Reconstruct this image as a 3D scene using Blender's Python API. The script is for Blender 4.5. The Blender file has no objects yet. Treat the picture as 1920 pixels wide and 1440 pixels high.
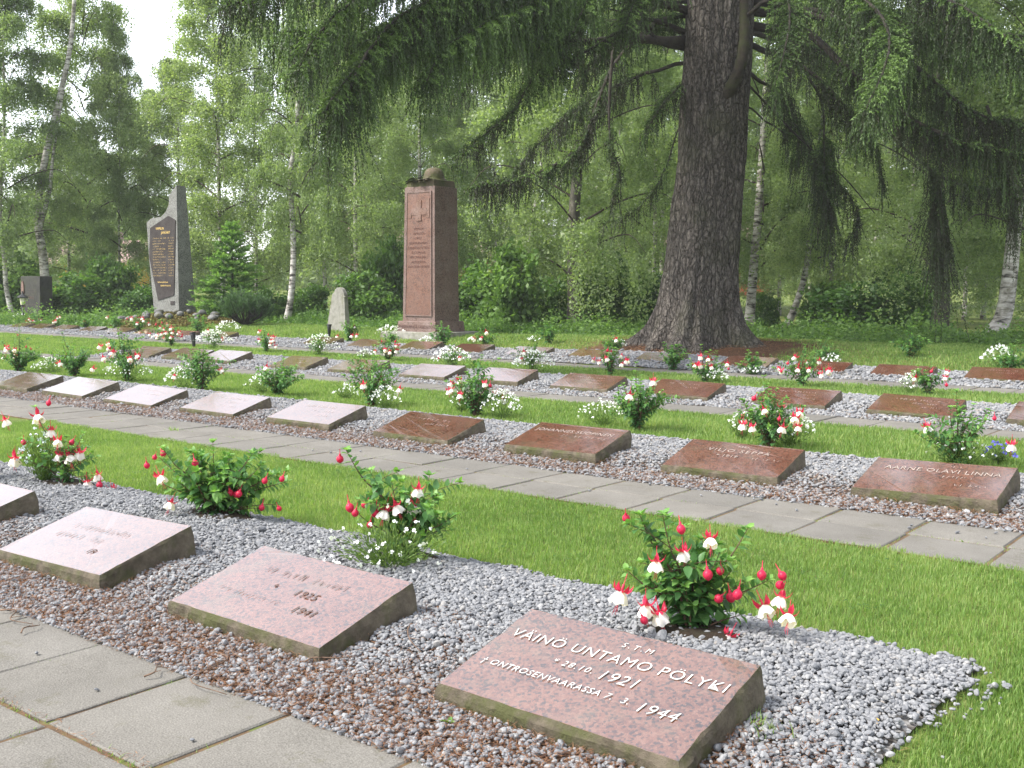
import bpy, math, random
import numpy as np
from mathutils import Matrix, Vector, noise as mnoise

# ------------------------------------------------------------------ camera, sky, sun, exposure
rng = np.random.default_rng(7)
random.seed(7)
SC = bpy.context.scene
COL = SC.collection
R = math.radians
F_PX, PITCH, YAW, ROLL, CAM_H = 2030.18, R(4.9828), R(38.137), R(.36644), 1.3455
FW = np.array([-math.sin(YAW)*math.cos(PITCH), math.cos(YAW)*math.cos(PITCH), -math.sin(PITCH)])
_r = np.array([math.cos(YAW), math.sin(YAW), 0.0]); _u = np.cross(_r, FW)
RT = math.cos(ROLL)*_r + math.sin(ROLL)*_u
UP = -math.sin(ROLL)*_r + math.cos(ROLL)*_u
CAM = np.array([0, 0, CAM_H])
cam = bpy.data.cameras.new('camera'); cam_o = bpy.data.objects.new('camera', cam); COL.objects.link(cam_o)
cam.sensor_width = 36; cam.lens = 36*F_PX/1920; cam.clip_end = 2000; cam.clip_start = .05
M = Matrix.Identity(4)
for i in range(3):
    M[i][0], M[i][1], M[i][2], M[i][3] = RT[i], UP[i], -FW[i], CAM[i]
cam_o.matrix_world = M
SC.camera = cam_o

SUN_EL, SUN_DIR = R(50), np.array([-.52, -.72])
w = bpy.data.worlds.new('World'); SC.world = w; w.use_nodes = True
nt = w.node_tree; bg = nt.nodes['Background']
sky = nt.nodes.new('ShaderNodeTexSky'); sky.sky_type = 'NISHITA'; sky.sun_disc = False
sky.sun_elevation = SUN_EL; sky.sun_rotation = math.atan2(SUN_DIR[0], SUN_DIR[1])
sky.air_density = 1.0; sky.dust_density = 1.5; sky.ozone_density = 1.0
hs = nt.nodes.new('ShaderNodeHueSaturation'); hs.inputs['Saturation'].default_value = .30
nt.links.new(sky.outputs[0], hs.inputs['Color']); nt.links.new(hs.outputs[0], bg.inputs[0])
bg.inputs[1].default_value = .15
sun = bpy.data.lights.new('sun', 'SUN'); sun.energy = 2.2; sun.angle = R(12); sun.color = (1, .95, .87)
sun_o = bpy.data.objects.new('sun', sun); COL.objects.link(sun_o)
d = Vector((SUN_DIR[0], SUN_DIR[1], 0)).normalized()*math.cos(SUN_EL) + Vector((0, 0, math.sin(SUN_EL)))
sun_o.rotation_euler = d.to_track_quat('Z', 'Y').to_euler(); sun_o.location = (-20, -15, 40)
SC.view_settings.view_transform = 'Standard'; SC.view_settings.look = 'None'
SC.view_settings.exposure = 1.65; SC.view_settings.gamma = 1
SC.cycles.max_bounces = 8; SC.cycles.diffuse_bounces = 5; SC.cycles.transmission_bounces = 6
SC.cycles.use_denoising = True

# ------------------------------------------------------------------ helpers
def tag(o, label=None, cat=None, group=None, kind=None):
    if label: o['label'] = label
    if cat: o['category'] = cat
    if group: o['group'] = group
    if kind: o['kind'] = kind
    return o

def link(o, parent=None):
    COL.objects.link(o)
    if parent is not None: o.parent = parent
    return o

def empty(name, loc, rz=0):
    o = bpy.data.objects.new(name, None); o.empty_display_size = .1
    o.location = loc; o.rotation_euler = (0, 0, rz)
    return link(o)

def mesh_np(name, V, polys, mats, midx=None, tint=None, smooth=True):
    V = np.asarray(V, np.float32).reshape(-1, 3)
    me = bpy.data.meshes.new(name)
    polys = [np.asarray(p, np.int32) for p in polys if len(p)]
    loops = np.concatenate([p.ravel() for p in polys])
    tot = np.concatenate([np.full(len(p), p.shape[1], np.int32) for p in polys])
    start = np.concatenate([[0], np.cumsum(tot)[:-1]]).astype(np.int32)
    me.vertices.add(len(V)); me.vertices.foreach_set('co', V.ravel())
    me.loops.add(len(loops)); me.loops.foreach_set('vertex_index', loops)
    me.polygons.add(len(tot)); me.polygons.foreach_set('loop_start', start)
    if midx is not None: me.polygons.foreach_set('material_index', np.asarray(midx, np.int32))
    me.polygons.foreach_set('use_smooth', np.full(len(tot), smooth))
    for m in mats if isinstance(mats, (list, tuple)) else [mats]: me.materials.append(m)
    if tint is not None:
        a = me.attributes.new('tint', 'FLOAT', 'POINT'); a.data.foreach_set('value', np.asarray(tint, np.float32))
    me.update(calc_edges=True)
    return me

def ob(name, me, parent=None, loc=None):
    o = bpy.data.objects.new(name, me)
    if loc is not None: o.location = loc
    return link(o, parent)

class MB:
    """collects pieces into one mesh"""
    def __init__(s): s.V, s.P, s.T, s.MI, s.n = [], {}, [], {}, 0
    def add(s, V, polys, tint=0.5, mi=0):
        V = np.asarray(V, float).reshape(-1, 3)
        for p in polys:
            p = np.asarray(p, int)
            if len(p):
                s.P.setdefault(p.shape[1], []).append(p + s.n)
                s.MI.setdefault(p.shape[1], []).append(np.full(len(p), mi))
        s.V.append(V); s.T.append(np.broadcast_to(np.asarray(tint, float), (len(V),))); s.n += len(V)
        return s
    def mesh(s, name, mats, smooth=True):
        ks = list(s.P)
        return mesh_np(name, np.concatenate(s.V), [np.concatenate(s.P[k]) for k in ks], mats,
                       np.concatenate([np.concatenate(s.MI[k]) for k in ks]), np.concatenate(s.T), smooth)
    def obj(s, name, mats, parent=None, loc=None, smooth=True):
        return ob(name, s.mesh(name, mats, smooth), parent, loc)

def box(x0, x1, y0, y1, z0, z1):
    V = [(x, y, z) for z in (z0, z1) for y in (y0, y1) for x in (x0, x1)]
    return V, [[(0, 2, 3, 1), (4, 5, 7, 6), (0, 1, 5, 4), (2, 6, 7, 3), (0, 4, 6, 2), (1, 3, 7, 5)]]

def tube(pts, radii, sides=6, cap=True):
    P = np.asarray(pts, float); n = len(P); radii = np.broadcast_to(np.asarray(radii, float), (n,))
    T = np.gradient(P, axis=0); T /= np.linalg.norm(T, axis=1)[:, None] + 1e-9
    ref = np.array([0, 0, 1.]) if abs(T[0][2]) < .9 else np.array([1., 0, 0])
    A = np.empty_like(P)
    a = ref - T[0]*(ref@T[0]); a /= np.linalg.norm(a)
    for i in range(n):
        a = a - T[i]*(a@T[i]); a /= np.linalg.norm(a) + 1e-9; A[i] = a
    B = np.cross(T, A)
    th = np.linspace(0, 2*np.pi, sides, endpoint=False)
    V = P[:, None] + radii[:, None, None]*(np.cos(th)[None, :, None]*A[:, None] + np.sin(th)[None, :, None]*B[:, None])
    q = []
    i, j = np.meshgrid(np.arange(n-1), np.arange(sides), indexing='ij')
    q = np.stack([i*sides+j, i*sides+(j+1) % sides, (i+1)*sides+(j+1) % sides, (i+1)*sides+j], -1).reshape(-1, 4)
    polys = [q]
    if cap and sides > 2: polys.append(np.array([np.arange(sides)+(n-1)*sides])); polys.append(np.array([np.arange(sides)[::-1]]))
    return V.reshape(-1, 3), polys

def lathe(prof, n=16):
    prof = np.asarray(prof, float); th = np.linspace(0, 2*np.pi, n, endpoint=False)
    V = np.stack([prof[:, None, 0]*np.cos(th), prof[:, None, 0]*np.sin(th), np.broadcast_to(prof[:, None, 1], (len(prof), n))], -1)
    i, j = np.meshgrid(np.arange(len(prof)-1), np.arange(n), indexing='ij')
    return V.reshape(-1, 3), [np.stack([i*n+j, i*n+(j+1) % n, (i+1)*n+(j+1) % n, (i+1)*n+j], -1).reshape(-1, 4)]

def catmull(pts, per=8):
    P = np.asarray(pts, float); P = np.vstack([2*P[0]-P[1], P, 2*P[-1]-P[-2]]); out = []
    for i in range(1, len(P)-2):
        for t in np.linspace(0, 1, per, endpoint=False):
            a, b, c, e = P[i-1], P[i], P[i+1], P[i+2]
            out.append(.5*((2*b)+(c-a)*t+(2*a-5*b+4*c-e)*t*t+(-a+3*b-3*c+e)*t**3))
    out.append(P[-2]); return np.array(out)

def unit(v): return v/(np.linalg.norm(v, axis=-1, keepdims=True)+1e-9)
def rand_unit(n): return unit(rng.normal(size=(n, 3)))

def diamonds(C, U, W):
    """leaf-shaped quads: centre, half-length vector, half-width vector"""
    n = len(C); V = np.stack([C-U, C+W, C+U, C-W], 1).reshape(-1, 3)
    return V, [np.arange(4*n).reshape(n, 4)]

def rand_leaves(C, L, Wd, flat=0.0):
    n = len(C); u = rand_unit(n); v = rand_unit(n); u[:, 2] *= 1-flat; u = unit(u)
    v = unit(v - u*(u*v).sum(1)[:, None]); s = rng.uniform(.7, 1.3, (n, 1))
    return diamonds(C, u*L*s, v*Wd*s)

def rep(a, k): return np.repeat(a, k)

def gray_pt(px, py, depth):
    return CAM + depth*(FW + RT*(px-960)/F_PX - UP*(py-720)/F_PX)

def ray_ground(px, py, z=0.0):
    dd = FW*F_PX + RT*(px-960) - UP*(py-720); return CAM + dd*((z-CAM_H)/dd[2])

def project(P):
    v = np.asarray(P, float)-CAM; dp = v@FW
    return 960+F_PX*(v@RT)/dp, 720-F_PX*(v@UP)/dp, dp

def smooth01(t): t = np.clip(t, 0, 1); return t*t*(3-2*t)

TRUNK = np.array([-10.95, 20.1]); GRAYM = np.array([-30.1, 20.9])
def gh(x, y):
    x = np.asarray(x, float); y = np.asarray(y, float)
    h = .21*smooth01((y-18.3)/3.0)
    h = h + .14*np.exp(-((x-TRUNK[0])**2+(y-TRUNK[1])**2)/2.6**2)
    h = h + .14*np.exp(-((x-GRAYM[0])**2+(y-GRAYM[1])**2)/1.9**2)
    h = h + .030*np.maximum(0, y+.4*np.maximum(-x-40, 0)-55)
    return h

BEDS = [(2.205, 4.03, -10.2, -.96), (6.50, 8.50, -21.5, 4.2), (11.30, 13.50, -19.6, 4.2), (16.25, 18.45, -39.5, 4.2)]
def bedh(x, y):
    """gravel is heaped a little behind the fronts of the slabs"""
    x = np.asarray(x, float); y = np.asarray(y, float); h = 0*x
    for y0, y1, x0, x1 in BEDS: h = h + .066*smooth01((y-y0-.33)/.42)*smooth01((y1-y)/.40)*smooth01((x1-x+.02)/.45)*(y > y0)*(y < y1)
    return h
def ground_at(px, py):
    z = 0.0
    for _ in range(14):
        p = ray_ground(px, py, z); z = float(gh(p[0], p[1])+bedh(p[0], p[1]))
    return np.array([p[0], p[1], z])

def at_depth(px, depth):
    p = gray_pt(px, 543, depth); return np.array([p[0], p[1], float(gh(p[0], p[1]))])

# ------------------------------------------------------------------ materials
def mat(name):
    m = bpy.data.materials.new(name); m.use_nodes = True
    return m, m.node_tree, m.node_tree.nodes['Principled BSDF']
def N(t, kind, **kw):
    n = t.nodes.new(kind)
    for k, v in kw.items():
        if k in n.inputs: n.inputs[k].default_value = v
        else: setattr(n, k, v)
    return n
def ramp(t, fac, stops, mode='LINEAR'):
    r = t.nodes.new('ShaderNodeValToRGB'); r.color_ramp.interpolation = mode
    e = r.color_ramp.elements
    while len(e) < len(stops): e.new(.5)
    for el, (p, c) in zip(e, stops): el.position = p; el.color = (*c, 1)
    t.links.new(fac, r.inputs[0]); return r.outputs[0]
def noise(t, scale, detail=3, vec=None, rough=.5, dist=0):
    n = N(t, 'ShaderNodeTexNoise', Scale=scale, Detail=detail, Roughness=rough, Distortion=dist)
    if vec is not None: t.links.new(vec, n.inputs['Vector'])
    return n.outputs['Fac']
def obj_co(t): return t.nodes.new('ShaderNodeTexCoord').outputs['Object']
def mapping(t, vec, scale):
    m = N(t, 'ShaderNodeMapping'); m.inputs['Scale'].default_value = scale; t.links.new(vec, m.inputs[0]); return m.outputs[0]
def mix(t, fac, a, b, blend='MIX'):
    m = t.nodes.new('ShaderNodeMix'); m.data_type = 'RGBA'; m.blend_type = blend
    for s, v in ((m.inputs[0], fac), (m.inputs[6], a), (m.inputs[7], b)):
        if isinstance(v, bpy.types.NodeSocket): t.links.new(v, s)
        else: s.default_value = v if isinstance(v, (int, float)) else (*v, 1)
    return m.outputs[2]
def bump(t, p, h, strength, dist=.02):
    b = N(t, 'ShaderNodeBump', Strength=strength, Distance=dist); t.links.new(h, b.inputs['Height']); t.links.new(b.outputs[0], p.inputs['Normal'])
def attr(t, name='tint'):
    a = t.nodes.new('ShaderNodeAttribute'); a.attribute_name = name; return a.outputs['Fac']

def leaf_mat(name, dark, mid, light, transl=.35, rough=.5, obj_var=0.0, spec=.3):
    m, t, p = mat(name)
    c = ramp(t, attr(t), [(0, dark), (.5, mid), (1, light)])
    if obj_var:
        oi = t.nodes.new('ShaderNodeObjectInfo')
        h = N(t, 'ShaderNodeHueSaturation'); mr = N(t, 'ShaderNodeMapRange'); mr.inputs[3].default_value = 1-obj_var; mr.inputs[4].default_value = 1+obj_var
        t.links.new(oi.outputs['Random'], mr.inputs[0]); t.links.new(mr.outputs[0], h.inputs['Value'])
        mr2 = N(t, 'ShaderNodeMapRange'); mr2.inputs[3].default_value = .5+obj_var*.06; mr2.inputs[4].default_value = .5-obj_var*.06
        t.links.new(oi.outputs['Random'], mr2.inputs[0]); t.links.new(mr2.outputs[0], h.inputs['Hue'])
        t.links.new(c, h.inputs['Color']); c = h.outputs[0]
    t.links.new(c, p.inputs['Base Color']); p.inputs['Roughness'].default_value = rough; p.inputs['Specular IOR Level'].default_value = spec
    tr = t.nodes.new('ShaderNodeBsdfTranslucent'); t.links.new(mix(t, 1.0, c, (1.25, 1.35, .6), 'MULTIPLY'), tr.inputs[0])
    ms = t.nodes.new('ShaderNodeMixShader'); ms.inputs[0].default_value = transl
    t.links.new(p.outputs[0], ms.inputs[1]); t.links.new(tr.outputs[0], ms.inputs[2])
    t.links.new(ms.outputs[0], t.nodes['Material Output'].inputs[0])
    return m
def plain(name, col, rough=.6, spec=.4, var=0.0, scale=20, metal=0):
    m, t, p = mat(name)
    if var:
        f = noise(t, scale, 4, obj_co(t)); a = tuple(c*(1-var) for c in col); b = tuple(min(1, c*(1+var)) for c in col)
        t.links.new(ramp(t, f, [(.3, a), (.7, b)]), p.inputs['Base Color'])
    else: p.inputs['Base Color'].default_value = (*col, 1)
    p.inputs['Roughness'].default_value = rough; p.inputs['Specular IOR Level'].default_value = spec; p.inputs['Metallic'].default_value = metal
    return m

def granite(name, cols, rough, scale=1.0, tex_bump=0.0, objvar=True, coat=0.0):
    m, t, p = mat(name); co = obj_co(t)
    v = N(t, 'ShaderNodeTexVoronoi', Scale=95*scale); t.links.new(co, v.inputs['Vector'])
    sep = t.nodes.new('ShaderNodeSeparateColor'); t.links.new(v.outputs['Color'], sep.inputs[0])
    c = ramp(t, sep.outputs[0], [(0, cols[0]), (.16, cols[0]), (.24, cols[1]), (.6, cols[2]), (1, cols[3])])
    n2 = noise(t, 5*scale, 4, co); c = mix(t, .30, c, ramp(t, n2, [(.3, tuple(x*.65 for x in cols[1])), (.7, cols[3])]))
    if objvar:
        oi = t.nodes.new('ShaderNodeObjectInfo'); c = mix(t, 1.0, c, ramp(t, oi.outputs['Random'], [(0, (.82, .78, .76)), (.5, (1, 1, 1)), (1, (1.0, .9, .95))]), 'MULTIPLY')
    wp = t.nodes.new('ShaderNodeNewGeometry').outputs['Position']; dirt = ramp(t, noise(t, 4.5, 6, wp, .7), [(.52, (0, 0, 0)), (.72, (1, 1, 1))])
    if coat: c = mix(t, mix(t, .55, (0, 0, 0), dirt), c, (.12, .095, .06))
    t.links.new(c, p.inputs['Base Color'])
    rr = N(t, 'ShaderNodeMapRange'); rr.inputs[1].default_value = .3; rr.inputs[2].default_value = .75; rr.inputs[3].default_value = rough*.7; rr.inputs[4].default_value = rough*(1.7 if coat else 2.4)
    t.links.new(noise(t, 3.2, 6, wp, .65), rr.inputs[0]); t.links.new(rr.outputs[0], p.inputs['Roughness'])
    if coat:
        cr = N(t, 'ShaderNodeMapRange'); cr.inputs[1].default_value = .3; cr.inputs[2].default_value = .8; cr.inputs[3].default_value = .03; cr.inputs[4].default_value = .17
        t.links.new(noise(t, 6, 6, wp, .7), cr.inputs[0]); t.links.new(cr.outputs[0], p.inputs['Coat Roughness'])
    p.inputs['Specular IOR Level'].default_value = .6 if not coat else .9
    p.inputs['Coat Weight'].default_value = coat; p.inputs['Coat Roughness'].default_value = .08; p.inputs['Coat IOR'].default_value = 2.15
    if tex_bump: bump(t, p, noise(t, 60*scale, 5, co), tex_bump, .01)
    return m

def rough_stone(name, a, b, moss, moss_amt=.5, sc=12):
    m, t, p = mat(name); co = obj_co(t)
    c = ramp(t, noise(t, sc, 6, co, .65), [(.3, a), (.7, b)])
    f = ramp(t, noise(t, sc*.4, 5, co, .7), [(.62-moss_amt*.3, (0, 0, 0)), (.72-moss_amt*.2, (1, 1, 1))])
    c = mix(t, f, c, moss)
    t.links.new(c, p.inputs['Base Color']); p.inputs['Roughness'].default_value = .85; p.inputs['Specular IOR Level'].default_value = .25
    bump(t, p, noise(t, sc*4, 8, co, .7), .7, .02)
    return m

MT = {}
MT['polish'] = granite('polished_red_granite', [(.010, .008, .007), (.092, .033, .018), (.158, .062, .036), (.20, .10, .066)], .11, 1.2, coat=1.0)
MT['rough'] = rough_stone('rough_mossy_granite_edge', (.045, .036, .026), (.15, .125, .09), (.065, .068, .026), .6, 14)
MT['letter'] = plain('white_lettering', (.50, .48, .46), .6, .3, .25, 30)
MT['letter_faint'] = plain('faded_lettering', (.30, .25, .22), .6, .3, .3, 40)
MT['letter_worn'] = plain('worn_dark_lettering', (.115, .075, .062), .7, .2, .3, 30)

# leaf colours
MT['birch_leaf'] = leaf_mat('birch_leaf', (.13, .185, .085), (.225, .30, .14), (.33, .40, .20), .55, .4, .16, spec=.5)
MT['bush_leaf'] = leaf_mat('undergrowth_leaf', (.045, .095, .028), (.10, .19, .05), (.19, .31, .08), .45, .5, .2)
MT['spruce_leaf'] = leaf_mat('spruce_needle', (.026, .026, .015), (.046, .082, .026), (.135, .22, .06), .25, .55)
MT['young_spruce'] = leaf_mat('young_spruce_needle', (.035, .085, .022), (.105, .215, .055), (.28, .45, .12), .4, .5)
MT['pine'] = leaf_mat('mountain_pine_needle', (.03, .06, .025), (.06, .12, .045), (.12, .21, .075), .2, .5)
MT['fuchsia_leaf'] = leaf_mat('fuchsia_leaf', (.035, .095, .03), (.075, .185, .055), (.22, .40, .09), .35, .45, spec=.35)
MT['lobelia_leaf'] = leaf_mat('lobelia_leaf', (.04, .09, .02), (.085, .15, .035), (.17, .24, .06), .3, .5)
MT['grass'] = leaf_mat('grass_blade', (.105, .178, .048), (.185, .295, .080), (.33, .385, .16), .5, .55)
MT['tall_grass'] = leaf_mat('tall_grass_blade', (.05, .12, .025), (.09, .20, .04), (.18, .30, .08), .4, .5)
MT['fuchsia_stem'] = plain('fuchsia_stem', (.10, .055, .035), .6, .3, .4, 15)
MT['red'] = leaf_mat('red_fuchsia_sepal', (.40, .012, .035), (.58, .025, .075), (.72, .08, .14), .25, .4)
MT['white'] = leaf_mat('white_fuchsia_petal', (.66, .42, .42), (.78, .66, .65), (.85, .80, .80), .3, .5)
MT['lob_white'] = leaf_mat('white_lobelia_petal', (.7, .72, .76), (.82, .83, .86), (.88, .88, .9), .25, .5)
MT['lob_blue'] = leaf_mat('blue_lobelia_petal', (.08, .07, .55), (.12, .10, .68), (.3, .28, .8), .25, .5)
MT['lob_pale'] = leaf_mat('pale_blue_lobelia_petal', (.55, .62, .78), (.68, .74, .86), (.8, .84, .9), .25, .5)
MT['needle_litter'] = leaf_mat('brown_needle_litter', (.085, .038, .02), (.165, .075, .038), (.27, .15, .08), .1, .7)
MT['twig'] = plain('dead_twig', (.13, .085, .06), .8, .2, .4, 30)

def bark_spruce():
    m, t, p = mat('spruce_bark'); co = obj_co(t)
    v = mapping(t, co, (7, 7, 2.2)); f = noise(t, 1.6, 8, v, .65, .8)
    c = ramp(t, f, [(.3, (.02, .016, .014)), (.5, (.073, .064, .055)), (.68, (.165, .147, .128))])
    f2 = noise(t, 5.5, 7, mapping(t, co, (7, 7, 3.2)), .7); c = mix(t, .55, c, ramp(t, f2, [(.38, (.014, .012, .010)), (.5, (.098, .087, .078)), (.66, (.235, .212, .19))]))
    vo = N(t, 'ShaderNodeTexVoronoi', Scale=1.5); vo.feature = 'DISTANCE_TO_EDGE'
    wob = t.nodes.new('ShaderNodeVectorMath'); wob.operation = 'MULTIPLY_ADD'; nz_ = N(t, 'ShaderNodeTexNoise', Scale=6.0, Detail=4); t.links.new(co, nz_.inputs['Vector']); t.links.new(nz_.outputs['Color'], wob.inputs[0]); wob.inputs[1].default_value = (.9, .9, .9); t.links.new(mapping(t, co, (7.5, 7.5, 2.6)), wob.inputs[2]); t.links.new(wob.outputs[0], vo.inputs['Vector'])
    crack = ramp(t, vo.outputs['Distance'], [(0, (.28, .26, .25)), (.10, (.75, .74, .73)), (.25, (1.12, 1.1, 1.1))]); c = mix(t, .62, c, crack, 'MULTIPLY')
    c = mix(t, ramp(t, noise(t, 1.3, 4, co), [(.5, (0, 0, 0)), (.75, (.5, .5, .5))]), c, (.055, .06, .03))
    t.links.new(c, p.inputs['Base Color']); p.inputs['Roughness'].default_value = .9; p.inputs['Specular IOR Level'].default_value = .2
    hm_ = N(t, 'ShaderNodeMath', operation='MULTIPLY_ADD'); hm_.inputs[1].default_value = .5; t.links.new(f, hm_.inputs[0]); t.links.new(crack, hm_.inputs[2])
    bump(t, p, hm_.outputs[0], 1.0, .05); return m
MT['bark'] = bark_spruce()
def limb_mat():
    m, t, p = mat('mossy_spruce_limb'); co = obj_co(t)
    c = ramp(t, noise(t, 5, 6, co), [(.35, (.014, .011, .009)), (.6, (.034, .027, .02)), (.75, (.034, .040, .016))])
    t.links.new(c, p.inputs['Base Color']); p.inputs['Roughness'].default_value = .9; bump(t, p, noise(t, 25, 6, co), .8, .02); return m
MT['limb'] = limb_mat()
MT['moss_limb'] = rough_stone('moss_covered_limb', (.016, .013, .010), (.050, .040, .030), (.036, .040, .015), .5, 9)
def bark_birch():
    m, t, p = mat('birch_bark'); co = obj_co(t)
    v = mapping(t, co, (2.0, 2.0, 7)); f = noise(t, 1.5, 6, v, .6, .4)
    c = ramp(t, f, [(.38, (.025, .023, .02)), (.46, (.26, .24, .215)), (.6, (.52, .50, .47))])
    c = mix(t, ramp(t, noise(t, .9, 5, co, .7), [(.5, (0, 0, 0)), (.62, (1, 1, 1))]), c, (.13, .12, .085))
    t.links.new(c, p.inputs['Base Color']); p.inputs['Roughness'].default_value = .8; bump(t, p, f, .4, .02); return m
MT['birch_bark'] = bark_birch()
def bark_mossy():
    m, t, p = mat('mossy_birch_bark'); co = obj_co(t)
    c = ramp(t, noise(t, 3, 7, mapping(t, co, (2, 2, 1)), .7), [(.35, (.028, .026, .02)), (.55, (.095, .085, .065)), (.72, (.26, .24, .21))])
    t.links.new(c, p.inputs['Base Color']); p.inputs['Roughness'].default_value = .9; bump(t, p, noise(t, 20, 6, co), .6, .02); return m
MT['mossy_birch'] = bark_mossy()
MT['birch_twig'] = plain('birch_limb', (.055, .042, .034), .85, .2, .4, 4)

def ground_mat():
    m, t, p = mat('lawn_soil'); g = t.nodes.new('ShaderNodeNewGeometry').outputs['Position']
    c = ramp(t, noise(t, 9, 6, g, .7), [(.3, (.055, .075, .022)), (.55, (.10, .14, .032)), (.75, (.16, .18, .055))])
    c = mix(t, ramp(t, noise(t, .35, 4, g), [(.4, (0, 0, 0)), (.7, (.55, .55, .55))]), c, (.17, .19, .05))
    c = mix(t, ramp(t, noise(t, 3.2, 6, g, .7), [(.55, (0, 0, 0)), (.7, (.7, .7, .7))]), c, (.14, .115, .06))
    sx = t.nodes.new('ShaderNodeVectorMath'); sx.operation = 'DISTANCE'
    fl = t.nodes.new('ShaderNodeVectorMath'); fl.operation = 'MULTIPLY'; fl.inputs[1].default_value = (1, 1, 0)
    t.links.new(g, fl.inputs[0]); t.links.new(fl.outputs[0], sx.inputs[0]); sx.inputs[1].default_value = (TRUNK[0], TRUNK[1], 0)
    ad = N(t, 'ShaderNodeMath', operation='MULTIPLY_ADD'); ad.inputs[1].default_value = 2.2
    t.links.new(noise(t, 1.6, 5, g), ad.inputs[0]); t.links.new(sx.outputs['Value'], ad.inputs[2])
    mr = N(t, 'ShaderNodeMapRange'); mr.inputs[1].default_value = 3.0; mr.inputs[2].default_value = 3.7; mr.inputs[3].default_value = 1; mr.inputs[4].default_value = 0
    t.links.new(ad.outputs[0], mr.inputs[0])
    c = mix(t, mr.outputs[0], c, ramp(t, noise(t, 30, 6, g), [(.3, (.05, .028, .017)), (.7, (.135, .075, .045))]))
    t.links.new(c, p.inputs['Base Color']); p.inputs['Roughness'].default_value = .95; p.inputs['Specular IOR Level'].default_value = .1
    bump(t, p, noise(t, 60, 5, g), .6, .02); return m
MT['ground'] = ground_mat()

def bed_mat():
    m, t, p = mat('gravel_bed_fines'); g = t.nodes.new('ShaderNodeNewGeometry').outputs['Position']
    v = N(t, 'ShaderNodeTexVoronoi', Scale=42); t.links.new(g, v.inputs['Vector'])
    sep = t.nodes.new('ShaderNodeSeparateColor'); t.links.new(v.outputs['Color'], sep.inputs[0])
    c = ramp(t, sep.outputs[0], [(0, (.05, .046, .042)), (.6, (.13, .127, .122)), (1, (.24, .24, .24))])
    c = mix(t, attr(t, 'brown'), c, ramp(t, noise(t, 70, 5, g), [(.3, (.035, .022, .015)), (.7, (.12, .066, .038))]))
    t.links.new(c, p.inputs['Base Color']); p.inputs['Roughness'].default_value = .95; p.inputs['Specular IOR Level'].default_value = .1
    bump(t, p, v.outputs['Distance'], .8, .02); return m
MT['bed'] = bed_mat()
def pebble_mat():
    m, t, p = mat('grey_pebble'); co = t.nodes.new('ShaderNodeNewGeometry').outputs['Position']
    c = ramp(t, attr(t), [(0, (.05, .054, .062)), (.3, (.14, .147, .162)), (.62, (.20, .205, .218)), (.88, (.30, .30, .30)), (1, (.24, .205, .17))])
    c = mix(t, .35, c, ramp(t, noise(t, 120, 4, co), [(.35, (.12, .122, .132)), (.7, (.32, .32, .32))]))
    t.links.new(c, p.inputs['Base Color']); p.inputs['Roughness'].default_value = .75; p.inputs['Specular IOR Level'].default_value = .3; return m
MT['pebble'] = pebble_mat()
def slab_mat():
    m, t, p = mat('weathered_concrete_slab'); g = t.nodes.new('ShaderNodeNewGeometry').outputs['Position']
    c = ramp(t, noise(t, 2.2, 7, g, .65), [(.3, (.088, .083, .074)), (.5, (.142, .135, .122)), (.72, (.205, .196, .18))])
    c = mix(t, 1.0, c, ramp(t, attr(t), [(0, (.80, .80, .80)), (1, (1.12, 1.10, 1.06))]), 'MULTIPLY')
    c = mix(t, .5, c, ramp(t, noise(t, 180, 3, g), [(.3, (.09, .083, .075)), (.7, (.25, .238, .215))]))
    c = mix(t, ramp(t, noise(t, 5, 6, g, .75), [(.56, (0, 0, 0)), (.72, (.7, .7, .7))]), c, (.085, .08, .045))
    t.links.new(c, p.inputs['Base Color']); p.inputs['Roughness'].default_value = .9; p.inputs['Specular IOR Level'].default_value = .2
    bump(t, p, noise(t, 150, 5, g), .35, .01); return m
MT['slab'] = slab_mat()
def joint_mat():
    m, t, p = mat('mossy_joint'); g = t.nodes.new('ShaderNodeNewGeometry').outputs['Position']
    c = ramp(t, noise(t, 12, 6, g), [(.35, (.045, .03, .018)), (.52, (.11, .065, .03)), (.66, (.085, .105, .022))])
    t.links.new(c, p.inputs['Base Color']); p.inputs['Roughness'].default_value = 1; return m
MT['joint'] = joint_mat()

# ------------------------------------------------------------------ ground, paths, gravel beds
def grid_sheet(name, xs, ys, m, zoff=0.0, extra=None, flat=False):
    X, Y = np.meshgrid(xs, ys); Z = gh(X, Y) + (bedh(X, Y) if flat else 0) + zoff
    V = np.stack([X, Y, Z], -1).reshape(-1, 3); nx = len(xs); ny = len(ys)
    i, j = np.meshgrid(np.arange(ny-1), np.arange(nx-1), indexing='ij')
    q = np.stack([i*nx+j, i*nx+j+1, (i+1)*nx+j+1, (i+1)*nx+j], -1).reshape(-1, 4)
    me = mesh_np(name, V, [q], m)
    if extra is not None:
        a = me.attributes.new('brown', 'FLOAT', 'POINT'); a.data.foreach_set('value', extra(X, Y).astype(np.float32).ravel())
    return tag(ob(name, me), kind='structure')
xs = np.unique(np.concatenate([np.linspace(-420, -60, 40), np.arange(-60, 12, .75), np.linspace(12, 300, 30)]))
ys = np.unique(np.concatenate([np.linspace(-60, 0, 14), np.arange(0, 34, .6), np.linspace(34, 420, 70)]))
grid_sheet('ground', xs, ys, MT['ground'], -.012)

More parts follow.
